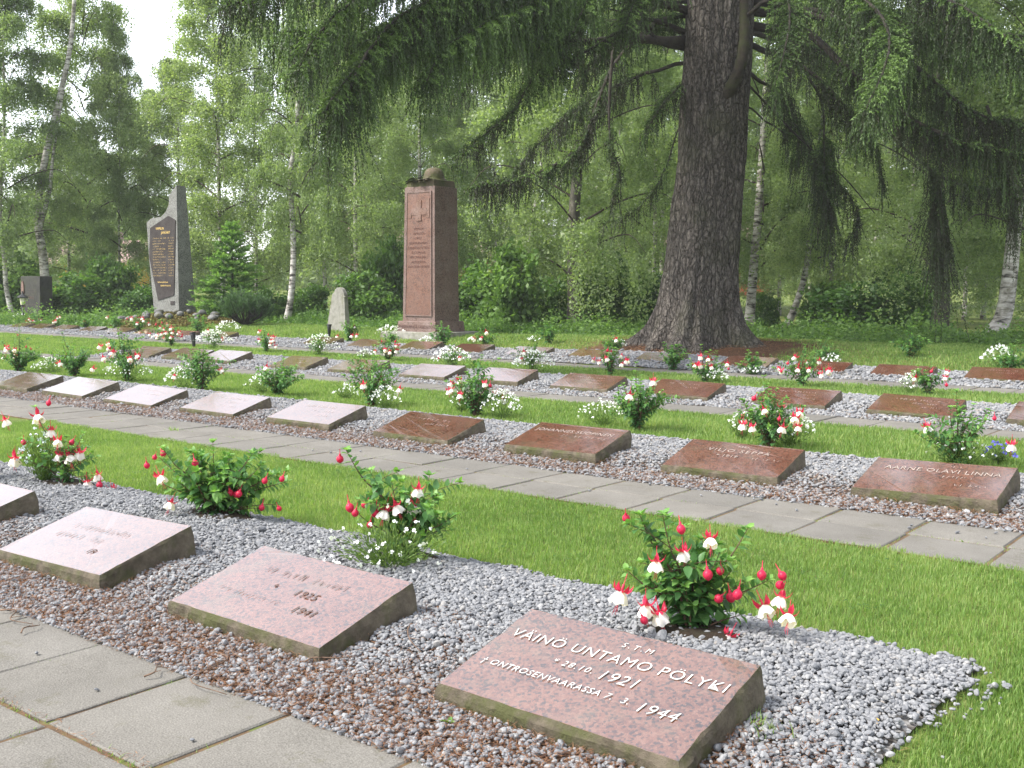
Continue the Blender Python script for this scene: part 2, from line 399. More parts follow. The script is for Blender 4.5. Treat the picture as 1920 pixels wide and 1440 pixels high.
def make_path(y0, y1, x0, x1, sx, ny, xoff, xpart=None):
    b = MB(); b.add(*box(x0, x1, y0, y1, -.05, -.003), mi=1)
    sy = (y1-y0)/ny; g = .0085
    for j in range(ny):
        x = x0+xoff+ (0 if j == 0 else rng.uniform(-.02, .02))
        while x < x1-.1:
            dz = rng.normal(0, .0018); t = rng.uniform(0, 1); tl = rng.normal(0, .002, 4)
            xa, xb, ya, yb = x+g+rng.uniform(0, .004), min(x+sx, x1)-g, y0+j*sy+g, y0+(j+1)*sy-g
            top = .004+dz
            V = [(xa, ya, -.05), (xb, ya, -.05), (xb, yb, -.05), (xa, yb, -.05),
                 (xa, ya, top-.006), (xb, ya, top-.006), (xb, yb, top-.006), (xa, yb, top-.006),
                 (xa+.006, ya+.006, top+tl[0]), (xb-.006, ya+.006, top+tl[1]), (xb-.006, yb-.006, top+tl[2]), (xa+.006, yb-.006, top+tl[3])]
            P = [(8, 9, 10, 11)]
            for k in range(4):
                P += [(k, (k+1) % 4, 4+(k+1) % 4, 4+k), (4+k, 4+(k+1) % 4, 8+(k+1) % 4, 8+k)]
            b.add(V, [P], tint=t)
            x += sx
    return tag(b.obj('path', [MT['slab'], MT['joint']], smooth=False), kind='structure')
make_path(.58, 2.205, -9.0, 4.2, .532, 3, .03)
make_path(5.60, 6.50, -22.0, 4.2, .525, 2, .12)
make_path(10.62, 11.30, -33.0, 4.2, .55, 1, .0)
make_path(15.40, 16.25, -40.0, 4.2, .55, 1, .0)

# slab layout: rows of graves (x of the front corner, y of the front edge)
W_S, D_S, HF, HB = .90, .482, .066, .205
ROWS = {
 1: (2.535, [-2.30, -3.765, -5.20, -6.66]),
 2: (6.90, [-2.58, -4.01, -5.49, -7.00, -8.49, -9.96, -11.41, -12.80, -14.05]),
 3: (11.72, [-2.80, -4.23, -5.62, -7.09, -8.56, -10.0, -11.36, -12.95, -14.35, -16.35, -17.45, -18.75]),
 4: (16.86, [-4.66, -6.09, -7.43, -8.74, -10.48, -11.96, -13.45, -14.98, -16.40, -18.0, -19.5]),
 5: (16.95, [-23.5, -25.05, -26.65, -28.05, -29.5, -31.0, -32.35, -33.6]),
}
def stone_mask(x, y):
    m = np.zeros(len(x), bool)
    for r, (yy, X) in ROWS.items():
        for q in X: m |= (x > q+.01) & (x < q+W_S-.01) & (y > yy+.01) & (y < yy+D_S-.01)
    return m
def brown_amount(x, y):
    """needle litter gathers along the path side of each bed"""
    out = np.zeros_like(x)
    for (y0, y1, x0, x1), k, wd in zip(BEDS, (1.0, 1.0, .55, .5), (.80, .75, .4, .4)):
        inb = (y >= y0-.02) & (y <= y1+.02)
        out = np.where(inb, k*(1-smooth01((y-y0-.1)/wd)), out)
    return out
def vnoise(x, y, s):
    return np.array([mnoise.noise((a*s, b*s, 3.1)) for a, b in zip(np.ravel(x), np.ravel(y))]).reshape(np.shape(x))
for i, (y0, y1, x0, x1) in enumerate(BEDS):
    grid_sheet('gravel_bed', np.linspace(x0, x1-.06*(i == 0), 120), np.linspace(y0, y1, 26), MT['bed'], -.004, flat=True,
               extra=lambda X, Y: np.clip(brown_amount(X, Y)*.75 + .12, 0, 1))

def in_view(P, margin=700):
    px, py, dp = project(P); return (dp > .5) & (px > -margin) & (px < 1920+margin) & (py < 1440+margin*1.5)

def ico(sub):
    import bmesh
    bm = bmesh.new(); bmesh.ops.create_icosphere(bm, subdivisions=sub, radius=1)
    V = np.array([v.co[:] for v in bm.verts]); Fc = np.array([[v.index for v in f.verts] for f in bm.faces]); bm.free()
    return V, Fc
ICO1, ICO2 = ico(1), ico(2)
def pebble_cloud(P, size, base, tint, nvar=7):
    V0, F0 = base; n = len(P); m = len(V0)
    vars_ = []
    for k in range(nvar):
        v = V0*(1+.0*V0)
        for _ in range(5):
            ax = rand_unit(1)[0]; lim = rng.uniform(.55, .85); dd = v@ax
            v = v - np.maximum(dd-lim, 0)[:, None]*ax*.85
        v = v*(1+rng.normal(0, .06, (m, 1))); v = v*np.array([1.15, .85, .62])*rng.uniform(.85, 1.15, 3)
        vars_.append(v)
    vars_ = np.array(vars_); pick = rng.integers(0, nvar, n)
    yaw = rng.uniform(0, 2*np.pi, n); ti = rng.normal(0, .35, n); tj = rng.normal(0, .35, n)
    c, s = np.cos(yaw), np.sin(yaw); z0 = np.zeros(n); o1 = np.ones(n)
    Rz = np.stack([np.stack([c, -s, z0], -1), np.stack([s, c, z0], -1), np.stack([z0, z0, o1], -1)], 1)
    c, s = np.cos(ti), np.sin(ti); Rx = np.stack([np.stack([o1, z0, z0], -1), np.stack([z0, c, -s], -1), np.stack([z0, s, c], -1)], 1)
    c, s = np.cos(tj), np.sin(tj); Ry = np.stack([np.stack([c, z0, s], -1), np.stack([z0, o1, z0], -1), np.stack([-s, z0, c], -1)], 1)
    A = Rx@Ry@Rz
    V = np.einsum('nij,nmj->nmi', A, vars_[pick])*size[:, None, None] + P[:, None]
    Fc = F0[None] + (np.arange(n)*m)[:, None, None]
    return V.reshape(-1, 3), Fc.reshape(-1, 3), rep(tint, m)

def scatter(y0, y1, x0, x1, dens):
    n = int((y1-y0)*(x1-x0)*dens); x = rng.uniform(x0, x1, n); y = rng.uniform(y0, y1, n); return x, y
for bi, ((y0, y1, x0, x1), dens, sz, nearcut) in enumerate(zip(BEDS, (10500, 3600, 1800, 900), (.0078, .0108, .0155, .020), (4.9, 0, 0, 0))):
    x, y = scatter(y0-.03, y1+.06, x0, x1+.28, dens)
    P = np.stack([x, y, gh(x, y)+bedh(x, y)], 1); k = in_view(P) & ~stone_mask(x, y)
    edge = vnoise(x, y, 3.0)*.07
    k &= (y < y1+edge) & (x < x1-.06+vnoise(y, x, 2.0)*.10+vnoise(y, x, 6.0)*.06-np.abs(rng.normal(0, .03, len(x)))+np.where(rng.uniform(0, 1, len(x)) < .2, np.abs(rng.normal(0, .07, len(x))), 0))
    br = brown_amount(x, y)
    cover = np.clip(br*1.0 + vnoise(x, y, 2.3)*.45*(br > .12), 0, 1)
    k &= rng.uniform(0, 1, len(x)) > cover*.55
    x, y, P = x[k], y[k], P[k]
    size = sz*np.exp(rng.normal(0, .28, len(x)))
    P[:, 2] += size*rng.uniform(.1, .9, len(x)) + .012*rng.uniform(0, 1, len(x))*(bi == 0)
    tint = np.clip(rng.beta(2.2, 2.0, len(x))+ (0, .12, .12, .1)[bi], 0, 1)
    dp = project(P)[2]; b = MB()
    near = dp < nearcut
    if near.any():
        V, Fc, T = pebble_cloud(P[near], size[near], ICO2, tint[near]); b.add(V, [Fc], T)
    V, Fc, T = pebble_cloud(P[~near], size[~near], ICO1, tint[~near]); b.add(V, [Fc], T)
    tag(b.obj('gravel', MT['pebble'], smooth=False), kind='stuff')
# stray pebbles on the paths
x = np.concatenate([rng.uniform(-4, 0, 16), rng.uniform(-7, 0, 34)]); y = np.concatenate([rng.uniform(1.3, 2.2, 16), 6.5-np.abs(rng.normal(0, .3, 34))])
V, Fc, T = pebble_cloud(np.stack([x, y, np.full(50, .012)], 1), rng.uniform(.008, .013, 50), ICO2, rng.uniform(.1, .65, 50))
tag(ob('gravel', mesh_np('gravel', V, [Fc], MT['pebble'], tint=T, smooth=False)), kind='stuff')

# brown needle litter over the path side of the beds, path joints and round the trunk
def litter(x, y, L, wd, zmax):
    n = len(x); a = rng.uniform(0, 2*np.pi, n); z = gh(x, y)+bedh(x, y)+rng.uniform(.004, zmax, n)
    u = np.stack([np.cos(a), np.sin(a), rng.normal(0, .25, n)], 1); l = L*rng.uniform(.6, 1.3, (n, 1))
    v = unit(np.cross(u, rand_unit(n)*.4+np.array([0, 0, 1.])))
    return diamonds(np.stack([x, y, z], 1), u*l, v*wd)
b = MB()
for bi, ((y0, y1, x0, x1), dens, L, wd) in enumerate(zip(BEDS[:3], (15000, 4200, 900), (.016, .021, .024), (.0011, .0018, .003))):
    x, y = scatter(y0-.04, y0+.95, x0, x1, dens); P = np.stack([x, y, gh(x, y)], 1)
    br = brown_amount(x, np.maximum(y, y0)); k = in_view(P) & ~stone_mask(x, y) & (rng.uniform(0, 1, len(x)) < np.clip(br*1.2+.04+vnoise(x, y, 2.3)*.5, .03, 1))
    V, Q = litter(x[k], y[k], L, wd, .030); b.add(V, Q, rep(rng.uniform(0, 1, k.sum()), 4))
x = rng.uniform(-4.5, 0, 700); y = 1.672+rng.normal(0, .018, 700); V, Q = litter(x, y, .014, .0011, .012); b.add(V, Q, rep(rng.uniform(0, 1, 700), 4))
r_ = np.abs(rng.normal(0, 1.7, 9000))+.5; a = rng.uniform(0, 2*np.pi, 9000)
V, Q = litter(TRUNK[0]+r_*np.cos(a), TRUNK[1]+r_*np.sin(a), .035, .006, .04); b.add(V, Q, rep(rng.uniform(0, 1, 9000), 4))
tag(b.obj('needle_litter', MT['needle_litter']), kind='stuff')

# ------------------------------------------------------------------ grass
def blades(x, y, h, wd, lean=.45):
    n = len(x); z = gh(x, y)-.012; a = rng.uniform(0, 2*np.pi, n); hh = h*rng.uniform(.5, 1.25, n)
    tw = a+rng.normal(0, .6, n)+np.pi/2
    B = np.stack([x, y, z], 1); S = np.stack([np.cos(tw), np.sin(tw), 0*tw], 1)*(wd*rng.uniform(.7, 1.3, n))[:, None]
    l1 = rng.uniform(.05, lean, n)*hh; D = np.stack([np.cos(a), np.sin(a), 0*a], 1)
    mid = B + D*(l1*.35)[:, None] + np.array([0, 0, 1])*(hh*.6)[:, None]
    tip = B + D*(l1*1.25)[:, None] + np.array([0, 0, 1])*hh[:, None]
    V = np.stack([B-S, B+S, mid+S*.8, mid-S*.8, tip], 1).reshape(-1, 3); k = np.arange(n)*5
    return V, [np.stack([k, k+1, k+2, k+3], 1), np.stack([k+3, k+2, k+4], 1)]
def grass_zone(b, y0, y1, x0, x1, dens, h, wd, jag=.05, keep=None):
    x, y = scatter(y0-.12, y1+.12, x0, x1, dens); P = np.stack([x, y, gh(x, y)], 1)
    k = in_view(P, 600); x, y = x[k], y[k]
    e = vnoise(x, y, 4.0)*jag*1.6; k = (y > y0+e) & (y < y1-vnoise(y, x, 5.)*jag)
    if keep is not None: k &= keep(x, y)
    x, y = x[k], y[k]
    patch = vnoise(x, y, .9)*.9+vnoise(x, y, 3.1)*.6+vnoise(x, y, 7.0)*.5; thin = rng.uniform(0, 1, len(x)) > np.clip(-.25-vnoise(y, x, 2.1)*1.1, 0, .7); x, y, patch = x[thin], y[thin], patch[thin]
    V, Q = blades(x, y, h*(1+.25*patch), wd); t = np.clip(rng.beta(2, 2.4, len(x))+patch*.34, 0, 1); t = np.where(rng.uniform(0, 1, len(x)) < .06, 1.0, t)
    b.add(V, Q, rep(t, 5))
b = MB()
grass_zone(b, 4.03, 5.62, -10.5, -.9, 12500, .030, .0017, .085)
grass_zone(b, 2.21, 5.62, -.98, 4.2, 12500, .031, .0018, .02, keep=lambda x, y: x > -.97+vnoise(y, x, 3.0)*.10+np.abs(rng.normal(0, .05, len(x))))
grass_zone(b, 2.21, 4.0, -1.06, -.55, 22000, .020, .0015, .02, keep=lambda x, y: x > -1.03+np.abs(rng.normal(0, .07, len(x))))
tag(b.obj('grass', MT['grass']), kind='stuff')
b = MB()
grass_zone(b, 8.50, 10.62, -24, 4.2, 3600, .045, .0034, .06)
grass_zone(b, 13.5, 15.42, -36, 4.2, 1500, .05, .0055, .08)
grass_zone(b, 11.3, 13.5, -36, -19.6, 1500, .05, .0055, .08)
def lawn_keep(x, y):
    dt = np.hypot(x-TRUNK[0], y-TRUNK[1]); return (dt > 2.0+rng.uniform(0, 1.8, len(x))) & (np.hypot(x-GRAYM[0], y-GRAYM[1]) > 1.9)
grass_zone(b, 18.45, 27, -50, 3, 700, .055, .008, .1, keep=lawn_keep)
tag(b.obj('grass', MT['grass']), kind='stuff')

b = MB(); cx_ = rng.uniform(-8, 1.6, 150); cy_ = rng.uniform(2.2, 5.5, 150); ok = ((cy_ > 4.1) | (cx_ > -.75)); cx_, cy_ = cx_[ok], cy_[ok]
k = np.repeat(np.arange(len(cx_)), 14); px_ = cx_[k]+rng.normal(0, .055, len(k)); py_ = cy_[k]+rng.normal(0, .055, len(k)); ang = rng.uniform(0, 6.28, len(k))
for q in range(3):
    a_ = ang+q*2.09; U_ = np.stack([np.cos(a_), np.sin(a_), rng.uniform(-.1, .3, len(k))], 1)*.0055; W_ = np.stack([-np.sin(a_), np.cos(a_), 0*a_], 1)*.0048
    V, Q = diamonds(np.stack([px_, py_, gh(px_, py_)+.026+.006*rng.uniform(0, 1, len(k))], 1)+U_, U_, W_); b.add(V, Q, rep(rng.uniform(.2, .7, len(k)), 4))
tag(b.obj('clover', MT['bush_leaf'], smooth=False), kind='stuff')
b = MB(); jx = np.concatenate([np.repeat(-9+.03+.532*np.arange(18), 90), rng.uniform(-5, 0, 700), np.repeat(-22+.12+.525*np.arange(42), 60), rng.uniform(-9, .5, 600)])
jy = np.concatenate([rng.uniform(.6, 2.2, 18*90), 1.663+0*np.arange(700), rng.uniform(5.6, 6.5, 42*60), 6.05+0*np.arange(600)]); q = vnoise(jx, jy, 2.6) > -.02; jx, jy = jx[q], jy[q]
V, Q = blades(jx+rng.normal(0, .007, len(jx)), jy+rng.normal(0, .007, len(jx)), .024, .0016, .9); b.add(V, Q, rep(rng.uniform(.1, .8, len(jx)), 5)); tag(b.obj('moss', MT['grass']), kind='stuff')

# ------------------------------------------------------------------ lettering
def text_mesh(body, size, align='CENTER', shear=0.0, space=1.0, offset=0.0, sx=1.0):
    cu = bpy.data.curves.new('lettering', 'FONT'); cu.body = body; cu.size = size; cu.align_x = align; cu.shear = shear
    cu.space_character = space; cu.offset = offset; cu.resolution_u = 3; cu.extrude = .0008
    o = bpy.data.objects.new('lettering', cu); COL.objects.link(o); bpy.context.view_layer.update()
    me = bpy.data.meshes.new_from_object(o.evaluated_get(bpy.context.evaluated_depsgraph_get()))
    V = np.array([v.co[:] for v in me.vertices]).reshape(-1, 3); V[:, 0] *= sx; P = {}
    for f in me.polygons: P.setdefault(len(f.vertices), []).append(tuple(f.vertices))
    bpy.data.objects.remove(o); bpy.data.curves.remove(cu); bpy.data.meshes.remove(me)
    return V, [np.array(p) for p in P.values()]
def put_text(b, body, size, x, y, tint=.5, rot=0.0, mi=0, **kw):
    kw.setdefault('offset', -size*.011 if size > .03 else 0)
    V, P = text_mesh(body, size, **kw); c, s = math.cos(rot), math.sin(rot)
    V = V@np.array([[c, s, 0], [-s, c, 0], [0, 0, 1]]) + np.array([x, y, 0]); return b.add(V, P, tint, mi)
def marks(b, y, x0, x1, h, seed):
    """worn strokes of a line of lettering no longer readable"""
    r = random.Random(seed); x = x0
    while x < x1:
        if r.random() < .14: x += h*.7; continue
        ww = h*r.uniform(.35, .6)
        for _ in range(r.choice((1, 2, 2))):
            a = x+r.uniform(0, ww*.5); c = a+r.uniform(-.3, .5)*ww; t = h*.065
            lo, hi = sorted((r.uniform(0, h*.4), r.uniform(h*.5, h)))
            b.add([(a, y+lo, .001), (a+t, y+lo, .001), (c+t, y+hi, .001), (c, y+hi, .001)], [[(0, 1, 2, 3)]], .5)
        x += ww+h*.18

# ------------------------------------------------------------------ grave slabs
TILT = math.atan2(HB-HF, D_S); LEN = math.hypot(HB-HF, D_S)
def slab_sides(seed):
    nper = []; cs = [(0, 0), (W_S, 0), (W_S, D_S), (0, D_S)]
    for (a, c), n in zip(zip(cs, cs[1:]+cs[:1]), (36, 22, 36, 22)):
        for t in np.linspace(0, 1, n, endpoint=False): nper.append((a[0]+(c[0]-a[0])*t, a[1]+(c[1]-a[1])*t))
    pr = np.array(nper); ctr = np.array([W_S/2, D_S/2]); out = np.sign(pr-ctr)*(np.abs(pr-ctr) > np.array([W_S/2-1e-6, D_S/2-1e-6]))
    out = out/np.maximum(np.linalg.norm(out, axis=1), 1)[:, None]; top = HF+(HB-HF)*pr[:, 1]/D_S
    V = []; lv = [0, .06, .2, .4, .6, .8, 1.0]
    for li, l in enumerate(lv):
        z = top*(1-l) + (-.03)*l
        for (x, y), o, zz in zip(pr, out, z):
            k = -.007*max(0, mnoise.noise((x*14+seed*5, y*14, 4.0))+.15)-.003*max(0, mnoise.noise((x*50, y*50+seed, 9.0))) if li == 0 else (.004+.022*(mnoise.noise((x*5+seed*9, y*5, zz*7))*.7+.35)+.008*mnoise.noise((x*26, y*26+seed, zz*26)))*min(1, l*4)
            V.append((x+o[0]*k, y+o[1]*k, zz))
    n = len(pr); i, j = np.meshgrid(np.arange(len(lv)-1), np.arange(n), indexing='ij')
    q = np.stack([i*n+j, (i+1)*n+j, (i+1)*n+(j+1) % n, i*n+(j+1) % n], -1).reshape(-1, 4)
    rim = np.array(V[:n]); top_ = rim.copy(); top_[:, :2] += -out*.0012; top_[:, 2] += .0007
    face = mesh_np('polished_face', np.concatenate([rim, top_]), [[tuple(range(n, 2*n))], [(j, (j+1) % n, n+(j+1) % n, n+j) for j in range(n)]], [MT['polish'], MT['rough']], midx=[0]+[1]*n, smooth=False)
    return mesh_np('rough_edge', V, [q], MT['rough'], smooth=False), face
SIDES = [slab_sides(s) for s in range(7)]
ORD = ['first', 'second', 'third', 'fourth', 'fifth', 'sixth', 'seventh', 'eighth', 'ninth', 'tenth', 'eleventh', 'twelfth']
RN = {1: 'front row', 2: 'second row', 3: 'third row', 4: 'fourth row'}
def where(r, i):
    if r == 5: return f'{ORD[i]} slab from the cross path, far row'
    return f'{ORD[i]} slab from the spruce end, {RN[r]}'
def place_text(b): return b
SLABS = {}
for r, (yy, X) in ROWS.items():
    for i, x in enumerate(X):
        e = empty('grave_slab', (x, yy+rng.normal(0, .012), rng.normal(0, .006)), rng.normal(0, R(.8)))
        SLABS[(r, i)] = e; e.rotation_euler[1] = rng.normal(0, R(.7))
        ob('rough_edge', SIDES[(r*3+i) % 7][0], e); ob('polished_face', SIDES[(r*3+i) % 7][1], e)
        adj = 'red granite'
        b = MB(); mt = 'letter' if (r, i) == (1, 0) else 'letter_faint'; cx = W_S/2
        if (r, i) == (1, 0):
            put_text(b, 'S.T.M', .036, .50, .415, shear=.12, space=1.5)
            put_text(b, 'VÄINÖ UNTAMO PÖLYKI', .068, .455, .325, shear=.05, space=1.12, sx=.98)
            put_text(b, '* 28.10.', .040, .44, .245, shear=.15, align='RIGHT', space=1.25)
            put_text(b, '1921', .070, .46, .232, shear=.15, align='LEFT', space=1.12)
            put_text(b, '† ONTROSENVAARASSA 7.  3.', .040, .635, .155, shear=.15, align='RIGHT', space=1.12)
            put_text(b, '1944', .066, .66, .140, shear=.15, align='LEFT', space=1.12)
            adj = 'red granite grave slab with clear white lettering and dates 1921 and 1944'
        elif (r, i) == (1, 1):
            mt = 'letter_worn'
            put_text(b, '*', .05, .36, .24); put_text(b, '1925', .06, .55, .235, shear=.15, space=1.15); put_text(b, '1941', .06, .64, .14, shear=.15, space=1.15)
            marks(b, .33, .2, .72, .05, 3); marks(b, .15, .12, .5, .035, 5)
        elif (r, i) == (1, 2):
            mt = 'letter_worn'; put_text(b, '19', .055, .6, .13, shear=.15); marks(b, .21, .18, .55, .05, 7); marks(b, .30, .2, .7, .05, 8)
        elif (r, i) == (2, 0): put_text(b, 'AARNE OLAVI LINNA', .075, .47, .33, space=1.1, sx=.95); marks(b, .415, .5, .58, .03, 3); marks(b, .25, .5, .68, .045, 4); marks(b, .14, .6, .8, .045, 6)
        elif (r, i) == (2, 1): put_text(b, 'KERS.', .034, .46, .42, space=1.2); put_text(b, 'VILJO SEPPÄ', .072, .45, .325, space=1.3); put_text(b, '* 1919', .058, .40, .235, space=1.1); marks(b, .235, .6, .8, .04, 9)
        elif (r, i) == (2, 2): put_text(b, 'JOHANNES SUOPINEN', .072, .45, .335, space=1.08); marks(b, .25, .38, .8, .05, 11)
        elif r <= 3 or i % 2 == 0:
            sd = r*100+i; marks(b, .345, .25-.1*random.random(), .6+.15*random.random(), .055, sd); marks(b, .25, .4, .66, .045, sd+1)
            if i % 3: marks(b, .15, .5, .72, .045, sd+2)
        if b.n:
            o = b.obj('lettering', MT[mt], e, smooth=False); o.rotation_euler = (TILT, 0, 0); o.location = (0, 0, HF+.0042)
        lab = adj if (r, i) == (1, 0) else f'red granite, {where(r, i)}' if r < 5 else f'weathered pinkish granite, {where(r, i)}'
        if (r, i) == (2, 0): lab = 'mossy red granite slab before the bush with blue lobelia'
        tag(e, lab, 'gravestone', 'sloping granite grave slabs in rows')

# ------------------------------------------------------------------ fuchsias and lobelias
LEAF_V = np.array([(0, 0, 0), (.35, 0, -.03), (.7, 0, -.05), (1, 0, -.16), (.33, .30, .035), (.68, .22, .0), (.33, -.30, .035), (.68, -.22, 0)])
LEAF_T = [np.array([(0, 1, 4), (2, 3, 5), (0, 6, 1), (2, 7, 3)]), np.array([(1, 2, 5, 4), (1, 6, 7, 2)])]
def leaves_at(b, P, D, L, tint, roll=.5):
    n = len(P)
    if not n: return
    D = unit(D); upv = np.array([0, 0, 1.])+rand_unit(n)*roll; y = unit(np.cross(upv, D)); z = np.cross(D, y)
    A = np.stack([D, y, z], 2)*np.asarray(L)[:, None, None]
    V = np.einsum('nij,mj->nmi', A, LEAF_V)+P[:, None]; k = (np.arange(n)*8)[:, None, None]
    b.add(V.reshape(-1, 3), [(t[None]+k).reshape(-1, t.shape[1]) for t in LEAF_T], rep(tint, 8))

def bloom_mesh(hi, name='bloom', kind='open'):
    """a hanging fuchsia flower, origin at the top of its tube, about 7 cm long: red tube and sepals, white skirt, pink stamens"""
    b = MB()
    if kind == 'bud':
        V, P = lathe([(.0012, .02), (.0015, 0), (.0045, -.003), (.0035, -.008), (.008, -.011), (.0130, -.017), (.0142, -.024), (.0120, -.031), (.006, -.037), (.0, -.040)], 10 if hi else 6); b.add(V, P, .45, 0)
        return b.mesh('bud', [MT['red']])
    V, P = lathe([(.001, .03), (.0012, .0), (.004, -.003), (.0035, -.016), (.006, -.022)], 8 if hi else 5); b.add(V, P, .4, 0)
    for k in range(4):
        a = k*math.pi/2+.4; dr = np.array([math.cos(a), math.sin(a), 0]); sd = np.array([-dr[1], dr[0], 0])
        prof = [(.005, -.020, .004), (.016, -.022, .0085), (.026, -.012, .0075), (.031, .002, .001)]
        V = []
        for rr, z, ww in prof: V += [dr*rr+sd*ww+[0, 0, z-.002], dr*rr*1.02+[0, 0, z+.002], dr*rr-sd*ww+[0, 0, z-.002]]
        q = []
        for j in range(3): q += [(3*j, 3*j+1, 3*j+4, 3*j+3), (3*j+1, 3*j+2, 3*j+5, 3*j+4)]
        b.add(V, [q], .5, 0)
    nn = 24 if hi else 10; prof = [(.004, -.020), (.012, -.025), (.0185, -.034), (.0225, -.046), (.0245, -.056)]
    V, P = lathe(prof, nn); th = np.arctan2(V[:, 1], V[:, 0]); kf = np.clip((-V[:, 2]-.024)/.03, 0, 1)
    V[:, :2] *= (1+.20*kf*np.sin(th*5+.4)+.07*kf*np.sin(th*9))[:, None]; V[:, 2] += .005*kf*np.sin(th*5+1.2); b.add(V, P, np.clip(1-kf*.0-.8*np.clip((.03+V[:, 2])/.01, 0, 1), 0, 1), 1)
    for k in range(5 if hi else 2):
        a = k*1.3; b.add(*tube([(0, 0, -.05), (.004*math.cos(a), .004*math.sin(a), -.068), (.006*math.cos(a), .006*math.sin(a), -.082-.006*(k % 3))], .0007, 3), .9, 0)
    return b.mesh(name, [MT['red'], MT['white']])
BL_HI, BL_LO, BUD_HI, BUD_LO = bloom_mesh(1), bloom_mesh(0), bloom_mesh(1, kind='bud'), bloom_mesh(0, kind='bud')

def fuchsia(base, tips, blooms, buds, label, leafL=.05, hi=True, node=.028, group='fuchsia bushes planted behind the grave slabs', sub=1.0, bs=1.0, tb=0.0):
    """base: world point; tips, blooms, buds: local points (metres from the base)"""
    e = empty('fuchsia_bush', base); tag(e, label, 'fuchsia', group)
    st, lf = MB(), MB(); P, D, L, T = [], [], [], []
    def stem(pts, r0, r1, dens=1.0, frac=.15):
        c = catmull(pts, 7); st.add(*tube(c, np.linspace(r0, r1, len(c)), 5 if hi else 3))
        seg = np.linalg.norm(np.diff(c, axis=0), axis=1); s = np.concatenate([[0], np.cumsum(seg)]); tot = s[-1]
        q = tot*frac; k = 0
        while q < tot:
            p = np.array([np.interp(q, s, c[:, j]) for j in range(3)]); tg = unit(np.array([np.interp(min(q+.01, tot), s, c[:, j]) for j in range(3)])-p+np.array([0, 0, 1e-4]))
            a = (k % 2)*math.pi/2+rng.normal(0, .5); sd = unit(np.cross(tg, [math.cos(a), math.sin(a), .1]))
            u = q/tot
            for sg in (1, -1):
                if rng.random() < .12: continue
                P.append(p); D.append(sd*sg+tg*(.15+.5*u)+np.array([0, 0, -.35*(1-u)])); L.append(leafL*(1.15-.55*u)*rng.uniform(.75, 1.2)); T.append(np.clip(.40+.32*u**2+tb+rng.normal(0, .11), 0, 1))
            q += node*(1.15-.4*u)/dens; k += 1
        for a in np.linspace(0, 2*np.pi, 6, endpoint=False):
            P.append(c[-1]); D.append(np.array([math.cos(a+.3), math.sin(a+.3), rng.uniform(.2, .9)])); L.append(leafL*rng.uniform(.38, .62)); T.append(np.clip(rng.normal(.84+tb, .1), 0, 1))
    tops = []
    for t in tips:
        t = np.asarray(t, float); b0 = np.array([rng.normal(0, .018), rng.normal(0, .018), -.01]); dr = t-b0
        m1 = b0+dr*.38+np.array([dr[0]*-.10, dr[1]*-.10, .09*abs(dr[2])+.03*np.linalg.norm(dr[:2])]); m2 = b0+dr*.72+np.array([0, 0, .05*np.linalg.norm(dr[:2])])
        h = np.linalg.norm(dr); stem([b0, m1, m2, t], .0035+.005*h, .0013); tops.append((m1, m2, t))
        for _ in range(int(rng.integers(1, 4)*sub)):
            s0 = m1+(t-m1)*rng.uniform(-.3, .55); dv = np.array([rng.normal(0, .07), rng.normal(0, .07), rng.uniform(.02, .09)])*(h/.3)
            stem([s0, s0+dv*.5+np.array([0, 0, .01]), s0+dv], .002, .001, 1.1, .3)
    st.obj('stems', MT['fuchsia_stem'], e)
    leaves_at(lf, np.array(P), np.array(D), np.array(L), np.array(T), .35)
    lf.obj('leaves', MT['fuchsia_leaf'], e)
    for lst, me, nm in ((blooms, BL_HI if hi else BL_LO, 'bloom'), (buds, BUD_HI if hi else BUD_LO, 'bud')):
        for p in lst:
            p = np.asarray(p, float); o = ob(nm, me, e, p+np.array([0, 0, .03])*bs); s = bs*rng.uniform(.85, 1.15)
            s *= 1.08; o.scale = (s, s, s); o.rotation_euler = (rng.normal(0, .28), rng.normal(0, .28), rng.uniform(0, 6.3))
    return e

def px_local(base, px, py, jit=.1, near=0.0):
    dp = (base-CAM)@FW; bx, by, _ = project(base)
    return RT*(px-bx)/F_PX*dp + UP*(by-py)/F_PX*dp + np.array([FW[0], FW[1], 0])*(rng.normal(0, jit)-near)

